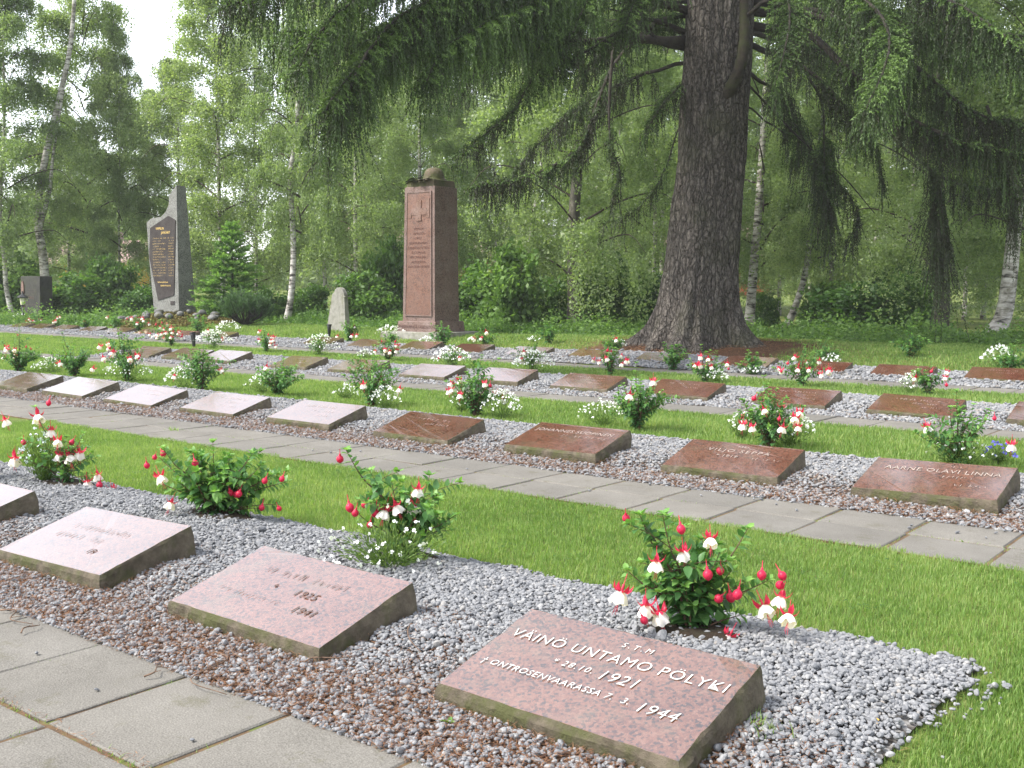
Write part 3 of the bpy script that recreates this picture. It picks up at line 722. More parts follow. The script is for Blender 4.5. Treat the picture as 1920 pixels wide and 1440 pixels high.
LOBF = {}
def lob_flower(mat_key):
    if mat_key not in LOBF:
        b = MB()
        for a, l, ww in ((-.5, 1.0, .33), (.0, 1.1, .36), (.5, 1.0, .33), (2.6, .55, .14), (3.7, .55, .14)):
            dr = np.array([math.cos(a), math.sin(a), -.15]); sd = np.array([-math.sin(a), math.cos(a), 0])
            b.add([(0, 0, 0), dr*.6*l+sd*ww, dr*l, dr*.6*l-sd*ww], [[(0, 1, 2, 3)]], rng.uniform(.3, .8))
        LOBF[mat_key] = (np.concatenate(b.V), np.arange(20).reshape(5, 4), np.concatenate(b.T))
    return LOBF[mat_key]
def lobelia(base, rad, h, nfl, label, colour='lob_white', fs=.0125, nleaf=500, lean=(0, 0), nice=True, fl_pts=None, squash=None):
    e = empty('lobelia_clump', base); tag(e, label, 'lobelia', 'lobelia clumps planted among the fuchsias')
    b = MB(); n = nleaf
    a = rng.uniform(0, 2*np.pi, n); rr = np.sqrt(rng.uniform(0, 1, n)); u = rng.uniform(.05, 1, n)
    spread = np.stack([np.cos(a)*rr*rad, np.sin(a)*rr*rad, h*(1-.55*rr**2)*np.ones(n)], 1); C = spread*(.15+.85*u)[:, None]; C[:, 2] = spread[:, 2]*u
    C[:, 0] += lean[0]*u*rad; C[:, 1] += lean[1]*u*rad
    U = unit(spread*np.array([1, 1, 1.2])+rand_unit(n)*.12)*rng.uniform(.010, .022, (n, 1)); Wv = unit(np.cross(U, rand_unit(n)))*rng.uniform(.0022, .0042, (n, 1))
    b.add(*diamonds(C, U, Wv), rep(np.clip(rng.normal(.4+.3*u, .15), 0, 1), 4))
    for _ in range(18 if nice else 6):
        q = spread[rng.integers(n)]; q = q+np.array([lean[0]*rad, lean[1]*rad, 0]); b.add(*tube([(q[0]*.05, q[1]*.05, -.01), q*.5, q], .0012, 3), .3)
    b.obj('foliage', MT['lobelia_leaf'], e)
    V0, Q0, T0 = lob_flower(colour); m = nfl
    if fl_pts is not None: FP = np.array(fl_pts); m = len(FP)
    else:
        a = rng.uniform(0, 2*np.pi, m); rr = np.sqrt(rng.uniform(0, 1, m)); FP = np.stack([np.cos(a)*rr*rad*1.05, np.sin(a)*rr*rad*1.05, h*(1.02-.6*rr**2)+rng.normal(0, .012, m)], 1)
        FP[:, 0] += lean[0]*rad; FP[:, 1] += lean[1]*rad
    nv = len(V0)
    camd = unit(-FW+rand_unit(m)*.9+np.array([0, 0, .35])); yy = unit(np.cross(camd, rand_unit(m))); A = np.stack([unit(np.cross(yy, camd)), yy, camd], 2)*(fs*rng.uniform(.75, 1.2, m))[:, None, None]
    V = np.einsum('nij,mj->nmi', A, V0)+FP[:, None]; f = MB(); f.add(V.reshape(-1, 3), [(Q0[None]+(np.arange(m)*nv)[:, None, None]).reshape(-1, 4)], np.tile(T0, m))
    o = f.obj('blossoms', MT[colour], e); o['kind'] = 'stuff'
    return e

# --- the four bushes of the front row, stem tips and flowers where the photograph has them
B4 = ground_at(1292, 1183)
fuchsia(B4, [px_local(B4, *q, .07) for q in ((1198, 962), (1238, 957), (1288, 1000), (1404, 992), (1345, 1030), (1372, 1068), (1440, 1088), (1176, 1072), (1352, 1140), (1392, 1155), (1318, 1045), (1240, 1032), (1205, 1100), (1280, 1090), (1415, 1120), (1330, 1100))],
        [px_local(B4, *q, .04, .09) for q in ((1275, 1030), (1320, 1000), (1162, 1090), (1207, 1128), (1418, 1130), (1462, 1135), (1362, 1180), (1222, 1040), (1455, 1108), (1228, 1140))],
        [px_local(B4, *q, .04, .09) for q in ((1173, 978), (1264, 980), (1374, 1100), (1363, 1116), (1420, 1070), (1452, 1092), (1194, 1148), (1340, 1060), (1314, 1062), (1345, 1118), (1230, 1060), (1460, 1084))],
        'fuchsia bush full of red and white blooms behind the clearly lettered slab', .066, node=.027, sub=1.7, bs=1.1)
B3 = ground_at(757, 1045)
fuchsia(B3, [px_local(B3, *q, .06) for q in ((650, 842), (803, 897), (761, 925), (733, 905), (703, 908), (856, 962), (813, 942), (692, 932), (668, 958), (840, 990), (720, 960), (780, 960))],
        [px_local(B3, *q, .04, .09) for q in ((742, 945), (774, 948), (787, 915), (728, 955))],
        [px_local(B3, *q, .04, .06) for q in ((636, 866), (659, 945), (690, 950), (708, 958), (671, 962), (698, 985), (782, 955))],
        'fuchsia bush with one tall shoot behind the pale slab, white lobelia around it', .064, node=.03, sub=2.3, bs=1.2)
lb = ground_at(735, 1062); dpl = (lb-CAM)@FW
def crop4(x, y): return 600+x/6, 860+y/6
lobelia(lb, .29, .21, 0, 'loose white lobelia spreading beside the tall-shoot fuchsia', nleaf=1900, fs=.0175,
        fl_pts=[px_local(lb, *crop4(x+rng.normal(0, 14), y+rng.normal(0, 14)), .04)-np.array([FW[0], FW[1], 0])*.15 for x, y in ((700, 880), (580, 1000), (780, 1000), (1330, 980), (1220, 870), (1110, 1110), (890, 1190), (1210, 1210), (540, 1210), (380, 1180), (700, 1040), (1150, 950), (300, 690), (870, 660), (1130, 620), (1290, 730), (1120, 710), (180, 740), (90, 830), (240, 830), (760, 850), (600, 960), (1380, 1030), (1190, 1260), (600, 1160), (740, 1100), (460, 680), (610, 680), (800, 420), (1040, 430), (350, 900), (200, 960), (120, 1060), (280, 1100), (500, 1100), (890, 580), (60, 900), (420, 1000), (640, 1060), (960, 1000), (1040, 880), (980, 720), (560, 780), (450, 830), (840, 960), (1120, 1010), (320, 1160), (250, 1020))])
B2 = ground_at(402, 968)
fuchsia(B2, [px_local(B2, *q, .08) for q in ((390, 832), (322, 832), (484, 843), (497, 866), (290, 862), (536, 905), (367, 850), (430, 858), (345, 870), (455, 880), (410, 880), (510, 890), (470, 910), (335, 900), (300, 905), (520, 945), (430, 925), (375, 920), (490, 950))],
        [px_local(B2, *q, .04, .09) for q in ((309, 888), (335, 938))],
        [px_local(B2, *q, .04, .09) for q in ((314, 848), (297, 860), (285, 870), (508, 898), (538, 896), (459, 922), (529, 950), (497, 950), (435, 922), (372, 865), (452, 925))],
        'leafy fuchsia bush with round red buds and no lobelia, front row', .068, node=.026, sub=1.8, tb=.04, bs=1.1)
B1 = ground_at(118, 908)
fuchsia(B1, [px_local(B1, *q, .04, .09) for q in ((80, 760), (170, 808), (180, 845), (140, 835), (115, 825), (190, 885), (60, 850), (150, 865))],
        [px_local(B1, *q, .04, .09) for q in ((80, 778), (105, 806), (138, 852), (160, 846), (122, 852), (33, 858), (192, 888), (125, 824), (213, 918), (175, 900))],
        [px_local(B1, *q, .04, .09) for q in ((101, 757), (54, 830), (148, 830), (200, 905))],
        'fuchsia with pale blue lobelia and a single tall flowering shoot, front row', .056, node=.03, bs=1.25)
L1 = ground_at(88, 905)
lobelia(L1, .15, .34, 60, 'pale blue white lobelia clump at the front row beside a tall fuchsia shoot', 'lob_pale', .0155, 1700, lean=(-.25, -.1))
B0 = ground_at(-60, 905)
fuchsia(B0, [px_local(B0, *q, .06) for q in ((-60, 780), (-20, 800), (-100, 800), (-30, 840), (-90, 850))], [px_local(B0, *q, .03) for q in ((3, 790), (-12, 772), (-70, 820))], [], 'fuchsia cut by the photo edge with one bloom reaching into view', .05)

# --- the other rows: (row, slab index, base pixel, height px, half-width px, blooms, buds, leaf lushness, lobelia (px, py, half-width px, height px, flowers))
TBL = [
 (2, 0, (1795, 872), 112, 75, 2, 1, .6, [(1640+160, 872, 60, 40, 24, 'lob_white'), (1872, 868, 28, 32, 26, 'lob_blue')]),
 (2, 1, (1440, 838), 105, 62, 8, 3, 1, [(1482, 836, 46, 52, 85, 'lob_white'), (1390, 822, 26, 40, 40, 'lob_white')]),
 (2, 2, (1195, 806), 100, 52, 2, 0, 1.4, [(1130, 798, 42, 40, 55, 'lob_white')]),
 (2, 3, (893, 782), 92, 55, 9, 2, 1, [(940, 786, 34, 46, 90, 'lob_white'), (865, 772, 22, 30, 30, 'lob_white')]),
 (2, 4, (697, 762), 90, 58, 3, 0, 1.1, [(722, 768, 26, 36, 60, 'lob_white'), (648, 748, 22, 22, 26, 'lob_white')]),
 (2, 5, (520, 742), 66, 50, 1, 0, 1.2, [(490, 738, 28, 30, 55, 'lob_white')]),
 (2, 6, (378, 734), 80, 48, 2, 0, 1.1, [(350, 732, 36, 40, 110, 'lob_white')]),
 (2, 7, (237, 716), 80, 56, 12, 4, .9, [(240, 716, 40, 36, 90, 'lob_white')]),
 (2, 8, (140, 706), 66, 48, 1, 1, 1.3, [(100, 700, 34, 24, 90, 'lob_white')]),
 (2, 9, (35, 698), 70, 44, 6, 3, 1.2, []),
 (3, 0, (1740, 740), 60, 36, 4, 3, .8, [(1708, 738, 22, 32, 40, 'lob_white')]),
 (3, 1, (1502, 724), 66, 52, 13, 3, .9, []),
 (3, 2, (1322, 716), 58, 40, 10, 3, 1, [(1342, 718, 22, 20, 45, 'lob_white')]),
 (3, 3, (1143, 704), 56, 36, 10, 3, .9, []),
 (3, 4, (1000, 698), 52, 30, 3, 0, .8, [(1000, 700, 36, 36, 110, 'lob_white')]),
 (3, 5, (846, 688), 40, 26, 1, 1, .7, [(846, 690, 34, 34, 90, 'lob_white')]),
 (3, 6, (728, 676), 44, 26, 8, 2, .8, [(685, 672, 16, 14, 26, 'lob_white')]),
 (3, 7, (598, 666), 34, 22, 0, 0, .7, [(602, 668, 30, 34, 75, 'lob_white')]),
 (3, 8, (500, 660), 40, 24, 9, 3, .8, []),
 (3, 9, (402, 652), 40, 20, 3, 1, .5, [(400, 655, 32, 30, 130, 'lob_white')]),
 (3, 10, (322, 650), 42, 26, 14, 4, .9, []),
 (4, 0, (1895, 694), 50, 34, 0, 0, 1, [(1872, 692, 28, 38, 60, 'lob_white')]),
 (4, 1, (1708, 684), 48, 34, 0, 0, 1, []),
 (4, 2, (1548, 674), 42, 30, 0, 0, 1, [(1558, 674, 16, 20, 20, 'lob_white')]),
 (4, 3, (1408, 666), 38, 30, 0, 0, .8, [(1412, 668, 18, 14, 22, 'lob_white')]),
 (4, 4, (1262, 660), 42, 32, 0, 0, 1, []),
 (4, 5, (1148, 656), 36, 26, 1, 0, .9, [(1160, 657, 14, 14, 22, 'lob_white')]),
 (4, 6, (1028, 650), 32, 24, 0, 0, .9, [(1000, 650, 12, 10, 14, 'lob_white')]),
 (4, 7, (912, 644), 34, 28, 4, 0, .9, [(888, 643, 12, 12, 22, 'lob_white')]),
 (4, 8, (830, 640), 40, 24, 1, 0, .9, [(800, 636, 16, 14, 30, 'lob_white')]),
 (4, 9, (735, 634), 20, 16, 0, 0, .5, [(732, 638, 26, 20, 60, 'lob_white')]),
 (4, 10, (656, 634), 38, 24, 5, 0, 1, []),
 (5, 0, (372, 628), 32, 20, 0, 0, 1, [(428, 624, 20, 20, 60, 'lob_white')]),
 (5, 1, (312, 618), 34, 24, 9, 2, .8, [(297, 616, 12, 10, 20, 'lob_white')]),
 (5, 2, (262, 612), 32, 22, 7, 1, .9, []),
 (5, 3, (215, 612), 22, 18, 1, 0, .9, []),
 (5, 4, (160, 608), 18, 12, 1, 0, .8, []),
 (5, 5, (108, 607), 18, 12, 4, 0, .8, []),
 (5, 6, (68, 606), 18, 16, 7, 0, .7, [(40, 606, 16, 12, 40, 'lob_white')]),
]
AMT = {0: 'flowerless fuchsia', 1: 'fuchsia with one bloom', 2: 'fuchsia with two blooms', 3: 'sparsely blooming fuchsia'}
for (r, i, (bx, by), hp, wp, nb, nbud, lush, lobs) in TBL:
    base = ground_at(bx, by); dp = (base-CAM)@FW; k = dp/F_PX; hi = r == 2
    g_ = {2: 1.22, 3: 1.15, 4: 1.15, 5: 1.35}[r]; hm, wm = hp*k*g_, wp*k*(1+(g_-1)*.7); nt_ = int(13*lush+4) if r == 2 else int(9*lush+3)
    tips = []
    for j in range(nt_):
        a = rng.uniform(0, 2*np.pi); q = math.sqrt(rng.uniform(0, 1)); tips.append((math.cos(a)*q*wm, math.sin(a)*q*wm*.8, hm*(1-.5*q*q)*rng.uniform(.72, 1.0)))
    tips[0] = (rng.normal(0, .2*wm), rng.normal(0, .2*wm), hm*1.03)
    def flw(n):
        out = []
        for _ in range(n):
            a = rng.uniform(0, 2*np.pi); q = math.sqrt(rng.uniform(.15, 1.05)); p = np.array([math.cos(a)*q*wm, math.sin(a)*q*wm*.8, hm*(.95-.55*q*q)*rng.uniform(.6, 1.0)])
            p -= np.array([FW[0], FW[1], 0])*wm*.35; out.append(p)
        return out
    fuchsia(base, tips, flw(nb), flw(nbud), f'{AMT.get(nb, "red and white fuchsia")} behind {where(r, i)}',
            .062 if r == 2 else .07 if r == 3 else .085, hi, node=.030 if r == 2 else .038 if r == 3 else .05, sub=1.2 if r < 4 else 1, bs=1.25 if r == 2 else 1.35 if r == 3 else 1.5)
    for li, (lx, ly, lw, lh, nf, colr) in enumerate(lobs):
        lbase = ground_at(lx, ly); kk = ((lbase-CAM)@FW)/F_PX
        cname = 'blue' if colr == 'lob_blue' else 'white'
        extra = 'smaller ' if li and colr == 'lob_white' else ''
        lobelia(lbase, lw*kk*1.1, lh*kk*1.2, int(nf*(1.5 if r > 2 else 1.5)), f'{extra}{cname} lobelia behind {where(r, i)}', colr,
                .0165 if r == 2 else .022 if r == 3 else .03, int(700*lw/40)+150, nice=hi)

# soil rings under the front bushes
for bb, rr in ((B4, .20), (B3, .17), (B2, .22), (B1, .2)):
    V = [(0, 0, .022)]; n = 28
    for q in (.6, 1.0):
        for j in range(n):
            a = j*2*np.pi/n; k = rr*q*(1+.18*mnoise.noise((math.cos(a)*2+bb[0], math.sin(a)*2, 1))); V.append((math.cos(a)*k*1.25, math.sin(a)*k*.75, .026 if q < 1 else .004))
    P3 = [(0, 1+j, 1+(j+1) % n) for j in range(n)]; P4 = [(1+j, 1+n+j, 1+n+(j+1) % n, 1+(j+1) % n) for j in range(n)]
    if 'soil' not in MT: MT['soil'] = rough_stone('planting_soil', (.018, .012, .008), (.05, .034, .022), (.035, .03, .018), .3, 40)
    tag(ob('soil', mesh_np('soil', V, [P3, P4], MT['soil']), loc=bb), kind='structure')

# small things lying about
def curled_leaf(loc, col, L, label, rz):
    b = MB(); V = LEAF_V*L*np.array([1, 1.35, 1.2]); b.add(V+np.array([0, 0, .012]), LEAF_T, .5); b.add(*tube([(0, 0, .012), (-.3*L, .02*L, .016)], .0012, 4))
    o = b.obj('fallen_leaf', plain(label[:12].strip().replace(' ', '_'), col, .6, .3, .15, 60), loc=loc); o.rotation_euler = (.12, -.15, rz); tag(o, label, 'leaf')
p = ground_at(1640, 1362); curled_leaf((p[0], p[1], .022), (.72, .40, .03), .045, 'yellow fallen leaf on the grey gravel beside the lettered slab', 2.3)
p = ground_at(1540, 1278); curled_leaf((p[0], p[1], .022), (.14, .30, .05), .034, 'small green leaf lying on gravel beside the lettered slab', 1.2)
p = ground_at(1435, 1398); curled_leaf((p[0], p[1], .02), (.45, .27, .12), .034, 'tan fallen leaf by the lower corner of the lettered slab', .4)
for (px, py), lab in (((843, 1362), 'tiny green weed growing in litter before the lettered slab'), ((1432, 1372), 'short grass tuft beside the edge of the lettered slab'), ((325, 808), 'flat green tuft growing in a joint of the second path')):
    p = ground_at(px, py); b = MB()
    if 'grass' in lab or 'tuft' in lab:
        V, Q = blades(rng.normal(0, .035, 60), rng.normal(0, .02, 60), .05, .0022, .9); b.add(V, Q, rep(rng.uniform(.2, .9, 60), 5)); b.obj('weed', MT['grass'], loc=p)
    else:
        for q in range(9): a = q*2.1; leaves_at(b, np.array([[0, 0, .012]]), np.array([[math.cos(a), math.sin(a), .5]]), [.022+.006*(q % 3)], np.array([.75]))
        b.obj('weed', MT['fuchsia_leaf'], loc=p)
    tag(bpy.context.scene.objects[-1], lab, 'weed')
TW = [((0, 1152), (60, 1178), 'forked twig on the paving at the photo edge'), ((40, 1195), (75, 1180), 'short bent twig lying on the front paving'), ((270, 1278), (322, 1262), 'short dark twig lying across the second paving slab'),
      ((400, 1230), (425, 1312), 'thin twig hanging over the slab edge onto paving'), ((175, 1105), (275, 1075), 'bundle of thin dry twigs against the pale slab corner'), ((440, 1222), (468, 1268), 'reddish twig in needle litter before the pale slab'),
      ((560, 1258), (660, 1240), 'long twig beside the corner of the pale slab'), ((772, 1178), (790, 1232), 'dark crooked twig on gravel between the two nearest slabs'), ((125, 1125), (150, 1110), 'pale straw stalk in the gravel near the paving')]
for (a, c, lab) in TW:
    pa, pb = ground_at(*a), ground_at(*c); b = MB(); m = (pa+pb)/2; dv = pb-pa; L = np.linalg.norm(dv); sd = np.array([-dv[1], dv[0], 0])
    pts = [pa-m+[0, 0, .018], pa-m+dv*.3+sd*.10*rng.normal()+[0, 0, .028], pa-m+dv*.65+sd*.10*rng.normal()+[0, 0, .026], pb-m+[0, 0, .018]]; c_ = catmull(pts, 5)
    b.add(*tube(c_, np.linspace(.0035, .0015, len(c_)), 5))
    for q in (.35, .6): s0 = c_[int(q*len(c_))]; b.add(*tube([s0, s0+dv*.14+sd*.16*(1 if q > .5 else -1)+[0, 0, .006]], [.0018, .0008], 4))
    o = b.obj('twig', MT['twig'], loc=m); tag(o, lab, 'twig', 'twigs fallen on the ground')

# ------------------------------------------------------------------ monuments
MT['red_frame'] = granite('pinkish_granite_frame', [(.055, .033, .026), (.11, .067, .053), (.15, .094, .077), (.19, .13, .112)], .55, .5, .2, False)
MT['red_panel'] = granite('red_granite_panel', [(.045, .021, .014), (.10, .042, .025), (.14, .06, .036), (.17, .083, .056)], .4, .5, 0, False)
MT['weathered_red'] = rough_stone('weathered_granite', (.15, .105, .085), (.24, .18, .145), (.09, .085, .045), .25, 5)
MT['mossy_carving'] = rough_stone('mossy_carved_granite', (.075, .057, .04), (.14, .105, .078), (.055, .06, .02), .8, 6)
MT['grey_granite'] = granite('grey_granite', [(.05, .05, .045), (.11, .11, .10), (.165, .165, .15), (.22, .22, .205)], .6, .5, .2, False)
MT['dark_plaque'] = granite('dark_polished_plaque', [(.02, .018, .018), (.035, .03, .03), (.05, .043, .042), (.06, .05, .047)], .55, 1, 0, False)
MT['dark_plaque'].node_tree.nodes['Principled BSDF'].inputs['Specular IOR Level'].default_value = .15
MT['gold'] = plain('gold_lettering', (.78, .54, .14), .5, .5, .1, 30)
MT['dark_letter'] = plain('dark_cut_lettering', (.07, .03, .025), .8, .2)
MT['pale_relief'] = granite('pale_relief_stone', [(.07, .037, .027), (.125, .066, .047), (.16, .09, .066), (.19, .118, .092)], .6, .5, 0, False)
MT['old_stone'] = rough_stone('lichened_grey_stone', (.15, .145, .125), (.30, .29, .26), (.13, .13, .08), .3, 7)
MT['dark_stone'] = rough_stone('dark_rough_stone', (.022, .022, .02), (.055, .054, .048), (.05, .055, .03), .35, 6)
MT['black_metal'] = plain('black_painted_metal', (.015, .016, .018), .45, .5)
MT['lamp_glass'] = plain('frosted_lamp_glass', (.62, .60, .45), .35, .5)
MT['rock'] = rough_stone('rounded_field_stone', (.09, .09, .088), (.23, .228, .222), (.09, .085, .04), .45, 6)
MT['moss'] = leaf_mat('brown_green_moss', (.09, .06, .02), (.15, .12, .035), (.17, .18, .05), .1, .8)

def prism(pts, dfun, y0=0.0):
    """outline in x,z extruded backwards by dfun(z)"""
    n = len(pts); V = [(x, y0, z) for x, z in pts]+[(x, y0+dfun(z), z) for x, z in pts]
    return V, [[tuple(range(n))], [tuple(range(2*n-1, n-1, -1))], [(j, n+j, n+(j+1) % n, (j+1) % n) for j in range(n)]]
def taper(w0, d0, w1, d1, z0, z1, bev=.012):
    b = MB(); rings = []
    for z, w_, d_ in ((z0, w0, d0), (z1-bev, w1, d1), (z1, w1-2*bev, d1-2*bev)):
        rings += [(-w_/2, -d_/2, z), (w_/2, -d_/2, z), (w_/2, d_/2, z), (-w_/2, d_/2, z)]
    q = [(8, 9, 10, 11)]
    for k in range(2): q += [(4*k+j, 4*k+(j+1) % 4, 4*k+4+(j+1) % 4, 4*k+4+j) for j in range(4)]
    return rings, [q]
def upright(e, b, name, mtl, y, z, tiltx=0):
    o = b.obj(name, MT[mtl], e, smooth=False); o.rotation_euler = (math.pi/2+tiltx, 0, 0); o.location = (0, y, z); return o

# tall red monument with the carved helmet
p = at_depth(808, 27.6); e = empty('war_monument', p, R(0)); tag(e, 'tall red granite pillar monument topped by a mossy carved helmet', 'monument')
ob('foundation', MB().add(*taper(1.95, 1.75, 1.9, 1.7, -.2, .10)).mesh('foundation', MT['old_stone'], False), e)
pl = ob('plinth', MB().add(*taper(1.32, 1.12, 1.28, 1.08, .10, .36)).mesh('plinth', MT['red_frame'], False), e)
b = MB(); put_text(b, 'PYHÄNÄ MAATA VARJELKOON', .125, 0, 0, sx=.72); o = upright(pl, b, 'lettering', 'dark_letter', -.563, .185)
W0, D0, W1, D1, Z0, Z1 = 1.10, .92, 1.01, .84, .36, 3.72
ob('shaft', MB().add(*taper(W0, D0, W1, D1, Z0, Z1)).mesh('shaft', MT['red_frame'], False), e)
tl = math.atan2((D0-D1)/2, Z1-Z0)
b = MB(); V, P = box(-.43, .43, .0, 3.05, .0, .018); V = np.array(V); V[:, 0] *= 1-.03*V[:, 1]; b.add(V, P); o = b.obj('panel', MT['red_panel'], e, smooth=False); o.rotation_euler = (math.pi/2-tl*1, 0, 0); o.location = (0, -D0/2+.004, Z0+.16); panel = o
b = MB()
for (a0, a1, c0, c1) in ((-.46, -.43, -.03, 3.08), (.43, .46, -.03, 3.08), (-.43, .43, -.03, 0), (-.43, .43, 3.05, 3.08)):
    V, P = box(a0, a1, c0, c1, 0, .03); V = np.array(V); V[:, 0] *= 1-.03*V[:, 1]; b.add(V, P)
o = b.obj('panel_border', MT['red_frame'], e, smooth=False); o.rotation_euler = (math.pi/2-tl, 0, 0); o.location = (0, -D0/2+.004, Z0+.16)
b = MB()
for k, ln in enumerate(('VIMPELIN', 'VAPAUDEN', 'OMIST.', 'ISÄNMAAN MAAN', 'VAIHEIDEN HETKEN', 'KUOLEMAAN', 'KIRKONRAUHAT', 'ARMEIJOIDEN', 'VAKAUDEN HETKEN')):
    put_text(b, ln, .092, .0, 2.12-.118*k, sx=.86)
o = b.obj('lettering', MT['dark_letter'], panel, smooth=False); o.location = (0, 0, .0205)
b = MB()
for V, P in (box(-.085, .085, 2.34, 2.86, .0, .014), box(-.25, .25, 2.50, 2.66, .0, .0135), box(-.36, -.26, 2.42, 2.56, 0, .012), box(.26, .36, 2.42, 2.90, 0, .012)): b.add(V, P)
o = b.obj('cross_relief', MT['pale_relief'], panel, smooth=False); o.location = (0, 0, .0185)
ob('cap_block', MB().add(*taper(.93, .80, .90, .77, Z1, Z1+.17)).mesh('cap_block', MT['mossy_carving'], False), e)
b = MB()
for k in range(9):
    a = -2.9+k*.33; x0, y0 = -.30+.60*k/8, -.40+.03*math.sin(k*2)
    L = .26; V = LEAF_V*np.array([L, L*1.1, L]); c, s = math.cos(a*.6-1.2), math.sin(a*.6-1.2); V = V@np.array([[c, s, 0], [-s, c, 0], [0, 0, 1]])+np.array([x0, y0+.08, Z1+.17+.05*math.sin(k)**2])
    b.add(V, LEAF_T); V2 = V.copy(); V2[:, 2] -= .05; b.add(V2, LEAF_T)
b.obj('carved_leaves', MT['mossy_carving'], e)
V, P = lathe([(.0, .40), (.08, .395), (.16, .365), (.215, .30), (.24, .22), (.25, .15), (.27, .12), (.325, .085), (.32, .075), (.25, .11), (.0, .11)], 36)
V[:, 0] *= 1.06; V[:, 2] += np.where(V[:, 2] < .13, -.02*np.cos(np.arctan2(V[:, 1], V[:, 0])*2), 0)
o = MB().add(V, P).obj('helmet', MT['mossy_carving'], e); o.location = (.12, -.02, Z1+.10); o.rotation_euler = (R(6), R(3), R(20))

# grey jagged monument with the dark plaque
p = np.array([GRAYM[0], GRAYM[1], float(gh(*GRAYM))-.02]); e = empty('memorial_stone', p); tag(e, 'tall jagged gray granite memorial with dark gold-lettered plaque on a rock mound', 'monument')
kx, kz = .0303*1.01, .01724*1.0
out = [(338.6, 590), (338.6, 337), (326, 353.5), (324, 371.5), (318.7, 384), (309.7, 393), (291.7, 395), (283.5, 402), (286, 463.6), (293.5, 570), (295, 590)]
pts = [((x-338.6)*kx, (585-y)*kz) for x, y in out][::-1]
b = MB(); V, P = prism(pts, lambda z: .66-.075*z); V = np.array(V); b.add(V, P)
b.obj('stone', MT['grey_granite'], e, smooth=False)
hexa = [(290.7, 413), (324, 392), (336.6, 401), (331.2, 540), (302.4, 550), (288, 469)]
ph = [((x-338.6)*kx, (585-y)*kz) for x, y in hexa][::-1]
b = MB(); V, P = prism(ph, lambda z: .026, -.026); b.add(V, P); pq = b.obj('plaque', MT['dark_plaque'], e, smooth=False)
b = MB(); U = lambda x: (x-338.6)*kx; Zz = lambda y: (585-y)*kz
put_text(b, 'VIMPELIN', .115, U(308.5), Zz(417), sx=.95); put_text(b, 'JÄÄKÄRIT', .115, U(319), Zz(425), sx=.98)
upright(pq, b, 'lettering', 'gold', -.0275, 0); b = MB()
for k in range(15):
    y = Zz(434.6+k*5.02); marks(b, y, U(295), U(295)+[.75, .42, .72, .44, .68, .6, .62, .7, .45, .68, .68, .72, .70, .72, .6][k], .055, 40+k); marks(b, y, U(323), U(332.5), .055, 70+k)
upright(pq, b, 'name_list', 'gold', -.0275, 0)['kind'] = 'stuff'; b = MB()
put_text(b, 'VAPAAN ISÄNMAAN', .062, U(312), Zz(517)); put_text(b, 'SUOMEN PUOLESTA', .062, U(317), Zz(523.5))
o = upright(pq, b, 'lettering', 'gold', -.0275, 0)
b = MB(); V, P = box(U(324.5), U(331.5), -.02, .0, Zz(558), Zz(551)); b.add(V, P); b.obj('small_plate', MT['dark_plaque'], e, smooth=False)
r2 = random.Random(4)
V0, F0 = ICO2
spots = [(-1.9, -.35), (-1.5, -.6), (-1.1, -.45), (-.75, -.7), (-.35, -.5), (.0, -.75), (.35, -.35), (.6, -.05), (.95, .2), (1.2, .5), (1.5, .3), (.8, -.5), (.3, -.95), (-.2, -1.1), (-.8, -1.1), (-1.3, -1.0), (-1.9, -.9), (1.2, -.2), (1.75, .0), (.7, -.85), (-2.2, -.6), (-.5, -.85), (1.5, -.4)]
for k, (dx, dy) in enumerate(spots):
    v = V0.copy(); ax = rand_unit(6)
    for a_ in ax: dd = v@a_; v = v-np.maximum(dd-.7, 0)[:, None]*a_*.7
    s = r2.uniform(.08, .15); v = v*np.array([1.2, .9, .75])*s
    o = ob('rock', mesh_np('rock', v, [F0], MT['rock']), loc=(p[0]+dx, p[1]+dy, float(gh(p[0]+dx, p[1]+dy))+s*.55+.06+.22*max(0, 1-math.hypot(dx, dy)/1.8))); o.rotation_euler = (0, 0, r2.uniform(0, 6))
    tag(o, 'rounded gray field stone in the mossy mound under the gray memorial', 'rock', 'stones heaped round the gray memorial')
n = 9000; a = rng.uniform(0, 2*np.pi, n); q = np.sqrt(rng.uniform(0, 1, n)); X = p[0]-.3+q*2.7*np.cos(a); Y = p[1]-.1+q*1.7*np.sin(a)
C = np.stack([X, Y, gh(X, Y)+.02+.20*(1-q**2)*rng.uniform(.6, 1, n)], 1); V, Q = rand_leaves(C, .05, .03); tag(MB().add(V, Q, rep(rng.uniform(0, 1, n), 4)).obj('moss', MT['moss']), kind='stuff')

# dark square stone far at the side, with a pale figure
p = at_depth(68, 39.5); e = empty('memorial_stone', p); tag(e, 'low dark square memorial stone with a pale carved figure beside a lantern', 'monument')
b = MB(); V, P = taper(1.36, .50, 1.36, .46, -.1, 1.55); V = np.array(V); V[:, 0] += np.where(V[:, 2] > 1, .02, 0)
ob('stone', MB().add(V, P).mesh('stone', MT['dark_stone'], False), e)
b = MB(); fig = [(-.54, 1.32), (-.46, 1.38), (-.40, 1.25), (-.39, 1.05), (-.44, .8), (-.42, .55), (-.38, .42), (-.46, .40), (-.50, .5), (-.52, .8), (-.57, 1.05)]
V, P = prism(fig[::-1], lambda z: .03, -.275); b.add(V, P); b.obj('carved_figure', MT['pale_relief'], e, smooth=False)
b = MB(); put_text(b, 'VERLE', .17, .08, .72); 
for k in range(4): marks(b, 1.05-.09*k if k < 3 else .5, -.2, .5, .05, 90+k)
upright(e, b, 'lettering', 'letter_worn', -.262, 0)

